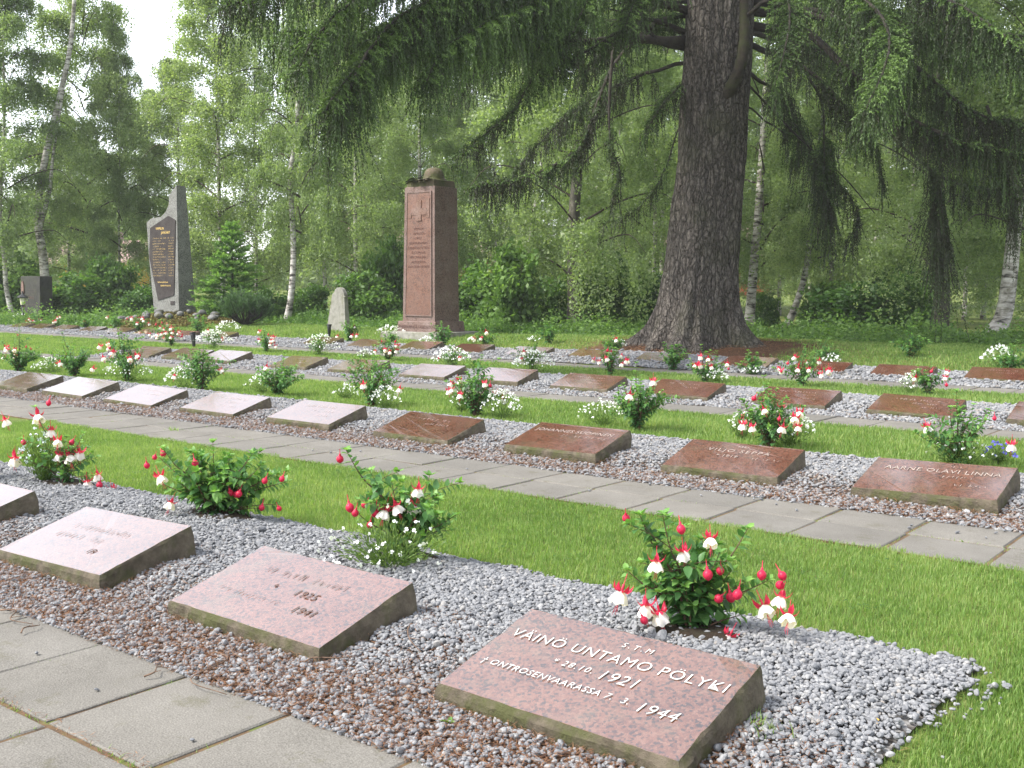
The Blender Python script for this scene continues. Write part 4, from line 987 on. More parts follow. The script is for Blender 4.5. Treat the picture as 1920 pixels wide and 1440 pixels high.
# old rounded stone
p = at_depth(631, 29.8); e = empty('memorial_stone', p); tag(e, 'old rounded gray slab standing beside the red pillar monument', 'monument')
ol = [(-.40, -.1), (-.36, .25), (-.27, .62), (-.20, .92), (-.17, 1.02), (-.10, 1.05), (-.06, 1.14), (.02, 1.19), (.12, 1.20), (.22, 1.15), (.29, 1.04), (.31, .8), (.33, .4), (.36, -.1)]
V, P = prism(ol, lambda z: .17-.04*z); b = MB(); b.add(V, P); st_ = b.obj('stone', MT['old_stone'], e, smooth=False)
b = MB(); V, P = box(.13, .34, -.004, .19, .94, .965); b.add(V, P); b.obj('chipped_ledge', MT['old_stone'], e, smooth=False)

for (px, py), hh, lab in (((364, 652), .34, 'black tapered grave vase leaning beside the cross path'), ((617, 633), .33, 'black tapered grave vase in front of the old rounded slab')):
    p = ground_at(px, py); e = empty('grave_vase', p); tag(e, lab, 'vase', 'black grave vases')
    V, P = lathe([(.0, .0), (.02, 0), (.035, .05), (.052, hh*.8), (.062, hh), (.05, hh), (.03, hh*.5), (.0, hh*.5)], 14); b = MB(); b.add(V, P); b.obj('cone', MT['black_metal'], e)
    V, P = lathe([(.063, hh-.012), (.071, hh-.008), (.071, hh+.008), (.060, hh+.006)], 14); b = MB(); b.add(V, P); b.obj('rim', MT['black_metal'], e); e.rotation_euler = (0, R(-7 if px < 500 else 2), 0)
p = at_depth(42, 38.3); e = empty('lamp_post', p); tag(e, 'small black lantern on a post beside the dark square stone', 'lantern')
b = MB(); b.add(*tube([(0, 0, -.05), (0, 0, .62)], .028, 8)); b.add(*tube([(0, 0, 0), (0, 0, .04)], .07, 8)); b.obj('post', MT['black_metal'], e)
V, P = lathe([(.0, .62), (.075, .62), (.105, .88), (.0, .88)], 6); b = MB(); b.add(V, P); b.obj('glass', MT['lamp_glass'], e, smooth=False)
b = MB(); b.add(*lathe([(.19, .86), (.2, .89), (.08, .97), (.03, 1.0), (.02, 1.10), (.0, 1.11)], 6)); b.obj('roof', MT['black_metal'], e, smooth=False)
b = MB(); b.add(*lathe([(.0, .60), (.09, .60), (.09, .63), (.0, .63)], 6)); b.obj('base', MT['black_metal'], e, smooth=False)

# ------------------------------------------------------------------ houses beyond the trees
def house(px, depth, wd, dp_, hw, hr, wall, roof, rz, label, win):
    p = at_depth(px, depth); e = empty('house', p, rz); tag(e, label, 'house')
    b = MB(); b.add(*box(-wd/2, wd/2, -dp_/2, dp_/2, -.5, hw)); b.add([(-wd/2, -dp_/2, hw), (-wd/2, dp_/2, hw), (-wd/2, 0, hw+hr-.1), (wd/2, -dp_/2, hw), (wd/2, dp_/2, hw), (wd/2, 0, hw+hr-.1)], [[(0, 1, 2), (3, 5, 4)]])
    b.obj('wall', wall, e, smooth=False)
    b = MB(); o_ = .5
    ez = hw-o_*hr/dp_*2; pf = [(-dp_/2-o_, ez), (0, hw+hr), (dp_/2+o_, ez), (dp_/2+o_, ez+.2), (0, hw+hr+.2), (-dp_/2-o_, ez+.2)]
    V = [(x, y, z) for x in (-wd/2-o_, wd/2+o_) for y, z in pf]
    b.add(V, [[(k, (k+1) % 6, 6+(k+1) % 6, 6+k) for k in range(6)], [(0, 1, 4, 5), (1, 2, 3, 4), (11, 10, 7, 6), (10, 9, 8, 7)]])
    rf = b.obj('roof', roof, e, smooth=False)
    b = MB(); b.add(*box(-.35, .35, -.35, .35, hw+hr-.8, hw+hr+.9)); ch = b.obj('chimney', MT['roof_pink'], rf, smooth=False); ch.location = (wd*.15, 0, 0)
    for x in win:
        b = MB()
        for q in (box(x-.62, x-.5, -.04, .03, 1.0, 2.4), box(x+.5, x+.62, -.04, .03, 1.0, 2.4), box(x-.5, x+.5, -.04, .03, 2.28, 2.4), box(x-.5, x+.5, -.04, .03, 1.0, 1.12), box(x-.04, x+.04, -.03, .03, 1.12, 2.28)): b.add(*q)
        w_ = b.obj('window', MT['house_white'], e, (0, -dp_/2, 0), False)
        b = MB(); b.add([(x-.5, -.005, 1.12), (x+.5, -.005, 1.12), (x+.5, -.005, 2.28), (x-.5, -.005, 2.28)], [[(0, 1, 2, 3)]]); b.obj('pane', MT['house_pane'], w_, smooth=False)
MT['house_red'] = plain('red_house_paint', (.30, .075, .035), .8, .2, .15, 3); MT['house_white'] = plain('white_house_paint', (.6, .6, .58), .7, .3)
MT['house_yellow'] = plain('yellow_house_paint', (.50, .28, .03), .8, .2, .1, 3); MT['roof_pink'] = plain('faded_red_roof', (.30, .20, .185), .7, .3, .15, 2); MT['house_pane'] = plain('dark_window_pane', (.04, .05, .06), .1, .6)
house(200, 88, 7, 6, 2.9, 1.5, MT['house_yellow'], MT['roof_pink'], R(30), 'yellow house with faded roof half hidden behind trees, near the gray memorial', (-3, 0, 3))
house(1302, 92, 11, 7, 2.9, 3.4, MT['house_red'], MT['roof_pink'], R(38), 'red house with white window glimpsed beside the big spruce trunk', (-3.6, -1.2, 1.2, 3.8))
house(905, 105, 7, 6, 3.2, 1.8, MT['house_red'], MT['roof_pink'], R(20), 'red house glimpsed through leaves beside the helmet monument', (-3, 0, 3))
house(735, 98, 8, 6, 3.4, 2.2, MT['house_white'], MT['roof_pink'], R(45), 'white house barely glimpsed through leaves behind the helmet monument', (-2.5, 0, 2.5))

# ------------------------------------------------------------------ birches
def birch_crown(seed, H, lowest, rad, nleaf, weep=1.0):
    r = np.random.default_rng(seed); limbs = MB(); C = []; W_ = []
    nl = 30
    for k in range(nl):
        u = (k+r.uniform(0, 1))/nl; z0 = lowest+(H*.93-lowest)*u; a = k*2.4+r.normal(0, .4)
        L = rad*(1.0-.75*u**1.6)*r.uniform(.65, 1.15)*(1 if u > .12 else .85); up = r.uniform(.25, .75)*(1+u)
        d0 = np.array([math.cos(a), math.sin(a), 0]); pts = [np.array([0, 0, z0]), np.array([0, 0, z0])+d0*L*.4+[0, 0, L*.4*up*.8], np.array([0, 0, z0])+d0*L*.8+[0, 0, L*.8*up*.55], np.array([0, 0, z0])+d0*L*1.05+[0, 0, L*.8*up*.42-.15*L]]
        c = catmull(pts, 5); limbs.add(*tube(c, np.linspace(.028*(1-u)+.010, .005, len(c)), 4, False))
        for j in range(15):
            t = r.uniform(.2, 1); q = c[int(t*(len(c)-1))]; b2 = r.uniform(0, 2*np.pi); sl = L*.28*r.uniform(.4, 1.1)
            tip = q+np.array([math.cos(b2)*sl, math.sin(b2)*sl, r.uniform(-.1, .35)*sl]); C.append((q, tip)); W_.append(weep*(.5+2.0*r.uniform(0, 1)**1.7))
        C.append((c[len(c)//2], c[-1])); W_.append(weep)
    limbs_m = limbs
    S, Tn = np.array([c[0] for c in C]), np.array([c[1] for c in C]); W_ = np.array(W_)
    n = nleaf; k = r.integers(0, len(C), n); t = r.uniform(0, 1, n)
    P = S[k]+(Tn[k]-S[k])*t[:, None]
    ns = 6; sidx = r.integers(0, ns, n); hx = r.normal(0, .22, (len(C), ns, 2)); hl = r.uniform(.2, 1, (len(C), ns))
    onst = r.uniform(0, 1, n) < .84; tt = (sidx+.5)/ns
    P = np.where(onst[:, None], S[k]+(Tn[k]-S[k])*tt[:, None], P); dz = r.uniform(0, 1, n)*W_[k]*hl[k, sidx]
    P = P+r.normal(0, .06, (n, 3))*np.array([1, 1, 1.3]); P[:, :2] += np.where(onst[:, None], hx[k, sidx], 0); P[:, 2] -= np.where(onst, dz, 0)
    P[:, 2] = np.maximum(P[:, 2], .25+r.uniform(0, .5, n))
    global rng
    sv = rng; rng = r; V, Q = rand_leaves(P, .038, .028); rng = sv
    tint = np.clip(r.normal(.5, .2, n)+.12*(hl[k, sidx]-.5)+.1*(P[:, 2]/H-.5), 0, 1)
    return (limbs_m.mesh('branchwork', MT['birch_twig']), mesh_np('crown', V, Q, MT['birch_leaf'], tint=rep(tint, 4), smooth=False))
CROWNS = [birch_crown(s, 14, lo, ra, 82000, wp) for s, lo, ra, wp in ((1, 1.6, 3.0, 1.2), (2, 2.6, 2.6, 1.0), (3, 1.2, 3.4, 1.4), (4, 2.2, 2.4, .9), (5, 1.0, 2.9, 1.2))]
def birch(px, depth, H, r0, label, var, path=None, fork=None, rz=None, name='birch_tree', wide=1.0, group='birches behind the lawn', back=0.0):
    p = at_depth(px, depth); e = empty(name, p); tag(e, label, 'tree', group); k = depth/F_PX
    if path:
        by = project(p)[1]; pts = [RT*(x-px)*k+np.array([0, 0, (by-y)*k]) for x, y in path]; pts[0][2] = -.1
        top = pts[-1]; lean = (pts[-1]-pts[0])[:2]/max(1, pts[-1][2]); pts.append(np.array([top[0]+lean[0]*(H-top[2])*.5, top[1]+lean[1]*(H-top[2])*.5, max(H*.95, top[2]+.5)]))
    else:
        l = rng.normal(0, .35, 2); pts = [np.array([0, 0, -.1]), np.array([l[0]*.3, l[1]*.3, H*.3]), np.array([l[0]*.9, l[1]*.4, H*.6]), np.array([l[0], l[1], H*.95])]
    c = catmull(pts, 9); hh = np.clip(c[:, 2]/H, 0, 1); b = MB()
    b.add(*tube(c, r0*(1-.88*hh)+.35*r0*np.exp(-np.maximum(c[:, 2], 0)/.25), 10))
    if fork:
        f = catmull([RT*(x-px)*k+np.array([0, 0, (project(p)[1]-y)*k]) for x, y in fork], 7); b.add(*tube(f, np.linspace(r0*.55, r0*.2, len(f)), 8))
    b.obj('trunk', MT['mossy_birch' if 'mossy' in label else 'birch_bark'], e)
    s = H/14; mid = c[np.argmin(np.abs(c[:, 2]-H*.55))]+np.array([FW[0], FW[1], 0])*back
    for me, nm in zip(CROWNS[var % 5], ('branchwork', 'crown')):
        o = ob(nm, me, e); o.scale = (s*wide, s*wide, s); o.rotation_euler = (0, 0, rz if rz is not None else rng.uniform(0, 6.28)); o.location = (mid[0], mid[1], 0)
    return e
birch(85, 45, 18, .20, 'leaning white birch with forked trunk behind the dark square stone', 1, [(85, 592), (84, 500), (76, 425), (76, 385), (95, 290), (125, 180), (150, 60)], [(78, 430), (98, 360), (108, 290), (135, 150)], wide=.85, back=1.9)
birch(22, 44, 15, .10, 'thin white birch at the edge of the photo beside the small lantern', 3, [(22, 592), (12, 540), (10, 480), (5, 400), (20, 200)])
birch(537, 35, 16, .11, 'slender white birch with crooked trunk between gray memorial and old slab', 3, [(535, 606), (545, 560), (551, 480), (549, 400), (547, 330), (562, 200)], wide=.62)
birch(226, 47, 13, .06, 'thin dark young birch behind the flower bed near the gray memorial', 3, wide=.7)
birch(1078, 31, 15, .20, 'dark mossy birch trunk between the helmet monument and the spruce', 2, [(1078, 622), (1075, 500), (1075, 400), (1082, 250)])
birch(1408, 35, 15, .16, 'white birch trunk just beside the big spruce trunk', 0, [(1406, 615), (1412, 500), (1418, 400), (1425, 200)])
birch(1478, 34, 12, .11, 'leaning birch trunk on the bright grass past the spruce', 3, [(1474, 618), (1497, 560), (1512, 490), (1520, 350)], wide=.85)
birch(1765, 28, 13, .20, 'mossy birch with low dark limbs behind a hanging spruce tail', 2, [(1765, 642), (1768, 560), (1762, 450), (1750, 300)])
birch(1862, 27, 14, .21, 'curved birch trunk at the photo edge before the bright meadow', 1, [(1858, 650), (1884, 590), (1893, 500), (1897, 420), (1908, 250)])
FILL = [(-60, 52, 15, 0), (130, 56, 10.5, 3), (285, 58, 12.2, 4), (345, 47, 11.5, 0), (420, 44, 15.5, 1), (480, 52, 15, 2), (610, 46, 14, 3), (668, 42, 13.5, 0), (720, 50, 13, 4), (790, 40, 11, 2), (850, 56, 12, 1),
        (930, 44, 10, 3), (985, 36, 9, 0), (1160, 44, 11, 4), (1225, 38, 10, 2), (1300, 55, 13, 3), (1462, 52, 12, 1), (1560, 38, 11, 0), (1635, 46, 13, 4), (1700, 40, 12, 2), (1810, 44, 14, 3), (1960, 40, 14, 0), (2030, 31, 13, 4), (-150, 47, 15, 1), (1240, 50, 21, 1), (1160, 57, 22, 3), (1330, 52, 20, 4), (1520, 43, 8.5, 2), (1600, 50, 10, 0), (1845, 47, 9, 4), (640, 62, 17, 1), (730, 66, 18, 3), (820, 62, 17, 0), (910, 66, 18, 2), (1000, 60, 16, 4), (1100, 64, 17, 1), (1200, 60, 16, 0), (1380, 64, 16, 2), (1520, 62, 16, 3), (1650, 62, 17, 1), (1780, 60, 17, 0), (1900, 58, 17, 2), (180, 66, 10.5, 1), (100, 70, 12, 2)]
for k, (px, dpt, H, v) in enumerate(FILL):
    birch(px, dpt, H, .09+.004*(k % 5), 'slim birch with drooping light green crown in the grove behind the lawn', v, group='birches of the grove behind the lawn')

# the far wood closing the view, one mass
def mass(n, pxr, dr, hf, L, name, m, zmin=0):
    px = rng.uniform(*pxr, n); dp_ = rng.uniform(*dr, n); P = CAM+dp_[:, None]*(np.array([FW[0], FW[1], 0])/math.hypot(FW[0], FW[1])+np.outer((px-960)/F_PX, _r)); g = gh(P[:, 0], P[:, 1])
    h = hf(px, dp_); P[:, 2] = g+zmin+h*rng.uniform(0, 1, n)**.8; V, Q = rand_leaves(P, L, L*.7)
    t = np.clip(rng.normal(.42, .16, n)+.25*np.sin(px*.045+dp_*.3)*np.sin(P[:, 2]*1.1+px*.02), 0, 1); return tag(MB().add(V, Q, rep(t, 4)).obj(name, m, smooth=False), kind='stuff')
mass(120000, (-250, 2200), (105, 150), lambda px, d: 6.5+3.0*np.sin(px*.011)+1.5*np.sin(px*.037), .34, 'far_woods', MT['birch_leaf'])

# ------------------------------------------------------------------ bushes, undergrowth, tall grass at the lawn's edge
def bush_mesh(seed, n=9000, L=.045):
    global rng
    sv = rng; rng = np.random.default_rng(seed); st = MB(); cl = []
    for k in range(22):
        a = rng.uniform(0, 6.28); q = rng.uniform(.1, .55); tip = np.array([math.cos(a)*q, math.sin(a)*q, rng.uniform(.35, 1)*(1-.5*q)]); st.add(*tube(catmull([(0, 0, -.03), tip*np.array([.35, .35, .5]), tip], 4), np.linspace(.014, .004, 9), 4, False)); cl.append(tip)
        cl.append(tip*np.array([.7, .7, .62])); cl.append(tip*np.array([.9, .9, .3]))
    cl = np.array(cl); k = rng.integers(0, len(cl), n); P = cl[k]+rng.normal(0, .085, (n, 3)); P[:, 2] = np.abs(P[:, 2])
    V, Q = rand_leaves(P, L, L*.6, .3); t = np.clip(rng.normal(.45, .18, n)+.3*(rng.uniform(0, 1, len(cl))[k]-.5), 0, 1)
    out = (st.mesh('stems', MT['birch_twig']), mesh_np('foliage', V, Q, MT['bush_leaf'], tint=rep(t, 4), smooth=False)); rng = sv; return out
BUSH = [bush_mesh(s) for s in (11, 12, 13, 14)]
def bush(px, depth, wpx, hpx, v, label):
    p = at_depth(px, depth); e = empty('bush', p); tag(e, label, 'bush', 'bushes along the edge of the lawn'); k = depth/F_PX
    for me, nm in zip(BUSH[v % 4], ('stems', 'foliage')):
        o = ob(nm, me, e); o.scale = (wpx*k, wpx*k, hpx*k); o.rotation_euler = (0, 0, rng.uniform(0, 6.28))
for a in ((150, 41, 110, 80, 0, 'dark leafy bush between the dark square stone and the gray memorial'), (205, 43, 80, 110, 1, 'upright leafy bush in front of the yellow house'), (265, 39, 60, 60, 2, 'bush with pale leaves close beside the gray memorial'),
          (505, 37, 70, 60, 3, 'low bush between the mountain pine and the slender crooked birch'), (585, 36, 70, 70, 1, 'bush behind the old rounded slab'), (680, 34, 100, 95, 0, 'leafy bush between the old slab and the red monument'),
          (730, 37, 80, 150, 2, 'tall bush touching the shaded side behind the red monument'), (905, 33, 110, 120, 3, 'dense rounded bush beside the red helmet monument'), (965, 31, 120, 150, 0, 'big weeping bush between the red monument and the mossy birch'),
          (1040, 34, 90, 90, 1, 'bush close in front of the mossy birch trunk'), (1140, 33, 120, 130, 2, 'dark bush beside the root flare of the spruce'), (1205, 36, 90, 100, 3, 'bush half hidden behind the spruce roots'),
          (1432, 36, 50, 60, 1, 'bright leafy bush just past the spruce trunk'), (1560, 33, 100, 85, 0, 'spreading bush behind the leaning birch trunk'), (1610, 30, 130, 90, 2, 'spreading low bush beyond the shaded lawn'), (1685, 31, 110, 110, 3, 'bush beside the mossy birch with low limbs'),
          (1690, 36, 110, 120, 2, 'tall bush between the two birches at the photo edge'), (1728, 35, 70, 80, 1, 'small bush behind the mossy birch with low limbs'), (20, 47, 110, 110, 3, 'dark bush behind the small lantern')): bush(*a)
def edge_y(px): return np.interp(px, [-200, 400, 560, 940, 1240, 1500, 1700, 2100], [603, 606, 609, 626, 634, 640, 645, 652])
def undergrowth(n, pxs, fade, hgt, L, m, name, grass=False):
    px = rng.uniform(*pxs, n); py = edge_y(px); P = np.array([ray_ground(a, c, .21) for a, c in zip(px, py)]); dirn = unit(P*np.array([1, 1, 0])); back = rng.uniform(0, fade, n)+.25*np.sin(px*.05)
    P = P+dirn*back[:, None]; k = (np.hypot(P[:, 0]-TRUNK[0], P[:, 1]-TRUNK[1]) > 2.6) & (np.hypot(P[:, 0]-GRAYM[0], P[:, 1]-GRAYM[1]) > 2.0); P, px, back = P[k], px[k], back[k]; g = gh(P[:, 0], P[:, 1])
    hh = hgt*np.clip(.5+.9*vnoise(P[:, 0], P[:, 1], .8)+.5*vnoise(P[:, 0], P[:, 1], 2.7), .12, 1.6)*np.clip(.35+.5*back, .3, 1.3)*rng.uniform(.5, 1.1, len(px))
    if grass:
        V, Q = blades(P[:, 0], P[:, 1], hh, .007, .8); b = MB().add(V, Q, rep(rng.uniform(0, 1, len(px)), 5))
    else:
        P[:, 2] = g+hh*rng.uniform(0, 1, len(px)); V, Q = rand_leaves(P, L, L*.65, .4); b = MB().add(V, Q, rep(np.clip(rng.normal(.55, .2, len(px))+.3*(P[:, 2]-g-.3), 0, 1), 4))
    return tag(b.obj(name, m, smooth=False), kind='stuff')
undergrowth(45000, (-80, 2050), 4.5, .55, .045, MT['bush_leaf'], 'undergrowth')
undergrowth(16000, (-80, 1000), 2.6, .55, .0, MT['tall_grass'], 'tall_grass', True)

# ------------------------------------------------------------------ young spruce and mountain pine beside the grey memorial
def needle_twigs(P, D, L, half, wid, step, grav=0.0, spread=.8, tint0=None, tipb=.3, brown=0.0):
    """needles along many twigs: start P, direction D, length L, bending by grav"""
    n = np.maximum((L/step).astype(int), 2); k = np.repeat(np.arange(len(P)), n); s = (np.arange(n.sum())-np.repeat(np.cumsum(n)-n, n)+rng.uniform(0, 1, n.sum()))/n[k]
    sl = s*L[k]; C = P[k]+D[k]*sl[:, None]; C[:, 2] -= grav*sl**2
    tg = D[k].copy(); tg[:, 2] -= 2*grav*sl; tg = unit(tg); rr = unit(np.cross(tg, rand_unit(len(k)))); U = unit(tg+rr*spread)*half*rng.uniform(.7, 1.25, (len(k), 1)); C = C+U*.8
    Wv = unit(np.cross(U, rand_unit(len(k))))*wid; t0 = rng.uniform(.15, .6, len(P)) if tint0 is None else tint0
    t = t0[k]+tipb*s**3+rng.normal(0, .07, len(k)); V, Q = diamonds(C, U, Wv); return V, Q, rep(np.clip(t, 0, 1), 4)
def young_spruce(px, depth, hpx, label):
    p = at_depth(px, depth); e = empty('spruce_tree', p); tag(e, label, 'tree'); H = hpx*depth/F_PX
    b = MB(); b.add(*tube([(0, 0, -.05), (0, 0, H*.5), (0, 0, H)], [.07, .04, .008], 7)); b.obj('trunk', MT['limb'], e)
    P, D, L, T = [], [], [], []; nb = 115
    for k in range(nb):
        u = (k+rng.uniform(0, 1))/nb; z = .1+(H-.15)*u; a = k*2.4; l = (1-u)**.7*H*.44*rng.uniform(.35, 1.2)+.12; d = np.array([math.cos(a), math.sin(a), .25+.5*u]); P.append((0, 0, z)); D.append(unit(d)); L.append(l); T.append(.35)
        for j in range(int(7+9*(1-u))):
            f = rng.uniform(.25, 1); sd = np.array([-d[1], d[0], 0])*rng.choice((-1, 1)); P.append(np.array([0, 0, z])+unit(d)*l*f-np.array([0, 0, .25*(l*f)**2])); D.append(unit(d*.9+sd*rng.uniform(.5, 1.0)+[0, 0, rng.uniform(-.1, .25)])); L.append(l*.42*rng.uniform(.5, 1.1)*(1.15-f*.5)+.05); T.append(.25+.5*f)
    V, Q, t = needle_twigs(np.array(P), np.array(D), np.array(L), .045, .013, .012, .25, .8, np.array(T), .35); MB().add(V, Q, t).obj('crown', MT['young_spruce'], e, smooth=False)
young_spruce(436, 35.5, 182, 'young bright green spruce standing beside the gray memorial')
p = at_depth(458, 33); e = empty('pine_shrub', p); tag(e, 'dark green mountain pine shrub low beside the gray memorial', 'shrub')
P, D, L = [], [], []
sb = MB()
for k in range(70):
    a = rng.uniform(0, 6.28); q = math.sqrt(rng.uniform(0, 1))*.85; tip = np.array([math.cos(a)*q, math.sin(a)*q, (1.12-.5*q*q)*rng.uniform(.5, 1)]); sb.add(*tube([(0, 0, -.02), tip*np.array([.6, .6, .4]), tip], [.02, .012, .006], 4, False))
    for j in range(9): P.append(tip*np.array([.75, .75, .7])+rng.normal(0, .09, 3)); D.append(unit(np.array([math.cos(a)*.5, math.sin(a)*.5, 1])+rng.normal(0, .3, 3))); L.append(rng.uniform(.15, .32))
sb.obj('stems', MT['limb'], e); V, Q, t = needle_twigs(np.array(P), np.array(D), np.array(L), .05, .006, .008, 0, .7); MB().add(V, Q, t).obj('foliage', MT['pine'], e, smooth=False)

# ------------------------------------------------------------------ the old spruce
E_ = empty('spruce_tree', (TRUNK[0], TRUNK[1], float(gh(*TRUNK)))); tag(E_, 'huge old spruce with thick trunk and long drooping branches', 'tree')
TB = np.array([TRUNK[0], TRUNK[1], float(gh(*TRUNK))]); DT = (TB-CAM)@FW
def tz(py): return (project(TB)[1]-py)*DT/F_PX
nz, na = 150, 110; zs = np.concatenate([np.linspace(-.25, 1.6, 60), np.linspace(1.7, 8, 60), np.linspace(8.3, 34, 30)]); th = np.linspace(0, 2*np.pi, na, endpoint=False)
rad = np.interp(zs, [-.3, 0, .4, .9, 1.5, 2.6, 4, 6.5, 8, 16, 26, 34], [1.08, .96, .85, .78, .735, .71, .69, .68, .60, .42, .18, .02])
lean = np.interp(zs, [0, 1.5, 3.8, 6, 34], [0, .10, .29, .37, .5])
V = np.empty((nz, na, 3))
for i, z in enumerate(zs):
    for j, t in enumerate(th):
        lob = math.exp(-max(z+.1, 0)/.38)*(.60*max(0, math.sin(4*t+.8))**2.5+.38*max(0, math.sin(7*t+2.2))**3) + .035*math.sin(5*t+1+z*.25)+.02*math.sin(9*t+z*.4)
        q = mnoise.noise((math.cos(t)*5, math.sin(t)*5, z*.55)); q2 = mnoise.noise((math.cos(t)*17, math.sin(t)*17, z*2.2)); q3 = abs(mnoise.noise((math.cos(t)*3.2+7, math.sin(t)*3.2, z*.22)))
        rr = rad[i]*(1+.05*q*(z < 20)+.032*q2*(z < 20)-.07*max(0, .16-q3)/.16*(z < 9))+lob*(1 if z < 3 else .5)
        V[i, j] = (math.cos(t)*rr+lean[i]*RT[0], math.sin(t)*rr+lean[i]*RT[1], z)
i, j = np.meshgrid(np.arange(nz-1), np.arange(na), indexing='ij'); q = np.stack([i*na+j, i*na+(j+1) % na, (i+1)*na+(j+1) % na, (i+1)*na+j], -1).reshape(-1, 4)
ob('trunk', mesh_np('trunk', V.reshape(-1, 3), [q], MT['bark']), E_)

def limb(path, r0, r1, side, hang, dens=1.0, start=.15, green=.0, nw=.0105, fine=1.0, bare=False, knob=False):
    """path of (px, py, depth): a branch with side branchlets and hanging twigs"""
    if path[0][0] < 1300 and abs(path[0][2]-22.4) < .8 and path[0][0] > 1225: path = [(1345, path[0][1]+.15*(path[0][1]-path[1][1])*2, 22.6)]+list(path)
    wp = [gray_pt(*q)-TB for q in path]; return limb_w(wp, r0, r1, side, hang, dens, start, green, nw, fine)
def limb_w(wp, r0, r1, side, hang, dens=1.0, start=.15, green=0.0, nw=.0105, fine=1.0):
    c = catmull(wp, 9); c = c+np.array([0, 0, 1])*np.interp(np.arange(len(c)), np.arange(len(c)), .05*np.array([mnoise.noise((k*.35, wp[0][0], 0)) for k in range(len(c))]))[:, None]
    b = MB(); b.add(*tube(c, .75*(r1+(r0-r1)*(1-np.linspace(0, 1, len(c)))**1.6), 8)); bo = b.obj('branch', MT['limb'], E_)
    seg = np.linalg.norm(np.diff(c, axis=0), axis=1); s = np.concatenate([[0], np.cumsum(seg)]); tot = s[-1]
    n = max(4, int(tot*(1-start)/.030*dens)); q = tot*(start+(1-start)*rng.uniform(0, 1, n)**.85); P0 = np.stack([np.interp(q, s, c[:, j]) for j in range(3)], 1); tg = unit(np.stack([np.interp(np.minimum(q+.05, tot), s, c[:, j]) for j in range(3)], 1)-P0+1e-6)
    sg = rng.choice([-1., 1.], n); sd = np.stack([-tg[:, 1], tg[:, 0], 0*q], 1)*sg[:, None]; sd = unit(sd+1e-6); f = (q/tot-start)/(1-start+1e-9)
    bl = 1.15*side*rng.uniform(.35, 1.1, n)*(1-.45*f); bd = unit(sd+tg*rng.uniform(.3, .9, (n, 1))+np.stack([0*q, 0*q, rng.uniform(-.25, .25, n)], 1))
    g0 = np.clip(rng.normal(.38+green+rng.normal(0, .06), .12, n)+.16*np.sin(q*2.2+rng.uniform(0, 6)), 0, 1); st = MB(); fb = MB()
    V, Q, t = needle_twigs(P0, bd, bl, .026*fine, nw, .016*fine, .35, .8, np.clip(g0+.26, 0, 1), .35); fb.add(V, Q, t)  # lighter tint paints light on the bough tops; hanging twigs below are tinted darker
    m = np.maximum((bl/.075*fine**-.5).astype(int), 2); k = np.repeat(np.arange(n), m); u = rng.uniform(.05, 1, len(k)); sl = u*bl[k]; A = P0[k]+bd[k]*sl[:, None]; A[:, 2] -= .35*sl**2
    hl = 1.15*hang*(.25+.9*rng.uniform(0, 1, len(k))**1.7)*(.75+.5*rng.uniform(0, 1, n)[k]); hd = unit(np.stack([rng.normal(0, .14, len(k)), rng.normal(0, .14, len(k)), -np.ones(len(k))], 1)+bd[k]*.12)
    V, Q, t = needle_twigs(A, hd, hl, .024*fine, nw, .022*fine, 0, .55, np.clip(g0[k]+rng.normal(-.16, .12, len(k)), 0, 1), .28); fb.add(V, Q, t)
    m2 = int(tot*(1-start)/.012); q = tot*(start+(1-start)*rng.uniform(0, 1, m2)); P1 = np.stack([np.interp(q, s, c[:, j]) for j in range(3)], 1)
    V, Q, t = needle_twigs(P1, unit(rand_unit(m2)+np.array([0, 0, .5])), np.full(m2, .09), .022*fine, nw, .03, 0, .8, np.full(m2, .3+green*.7), .1); fb.add(V, Q, t)
    fb.obj('needles', MT['spruce_leaf'], bo, smooth=False)
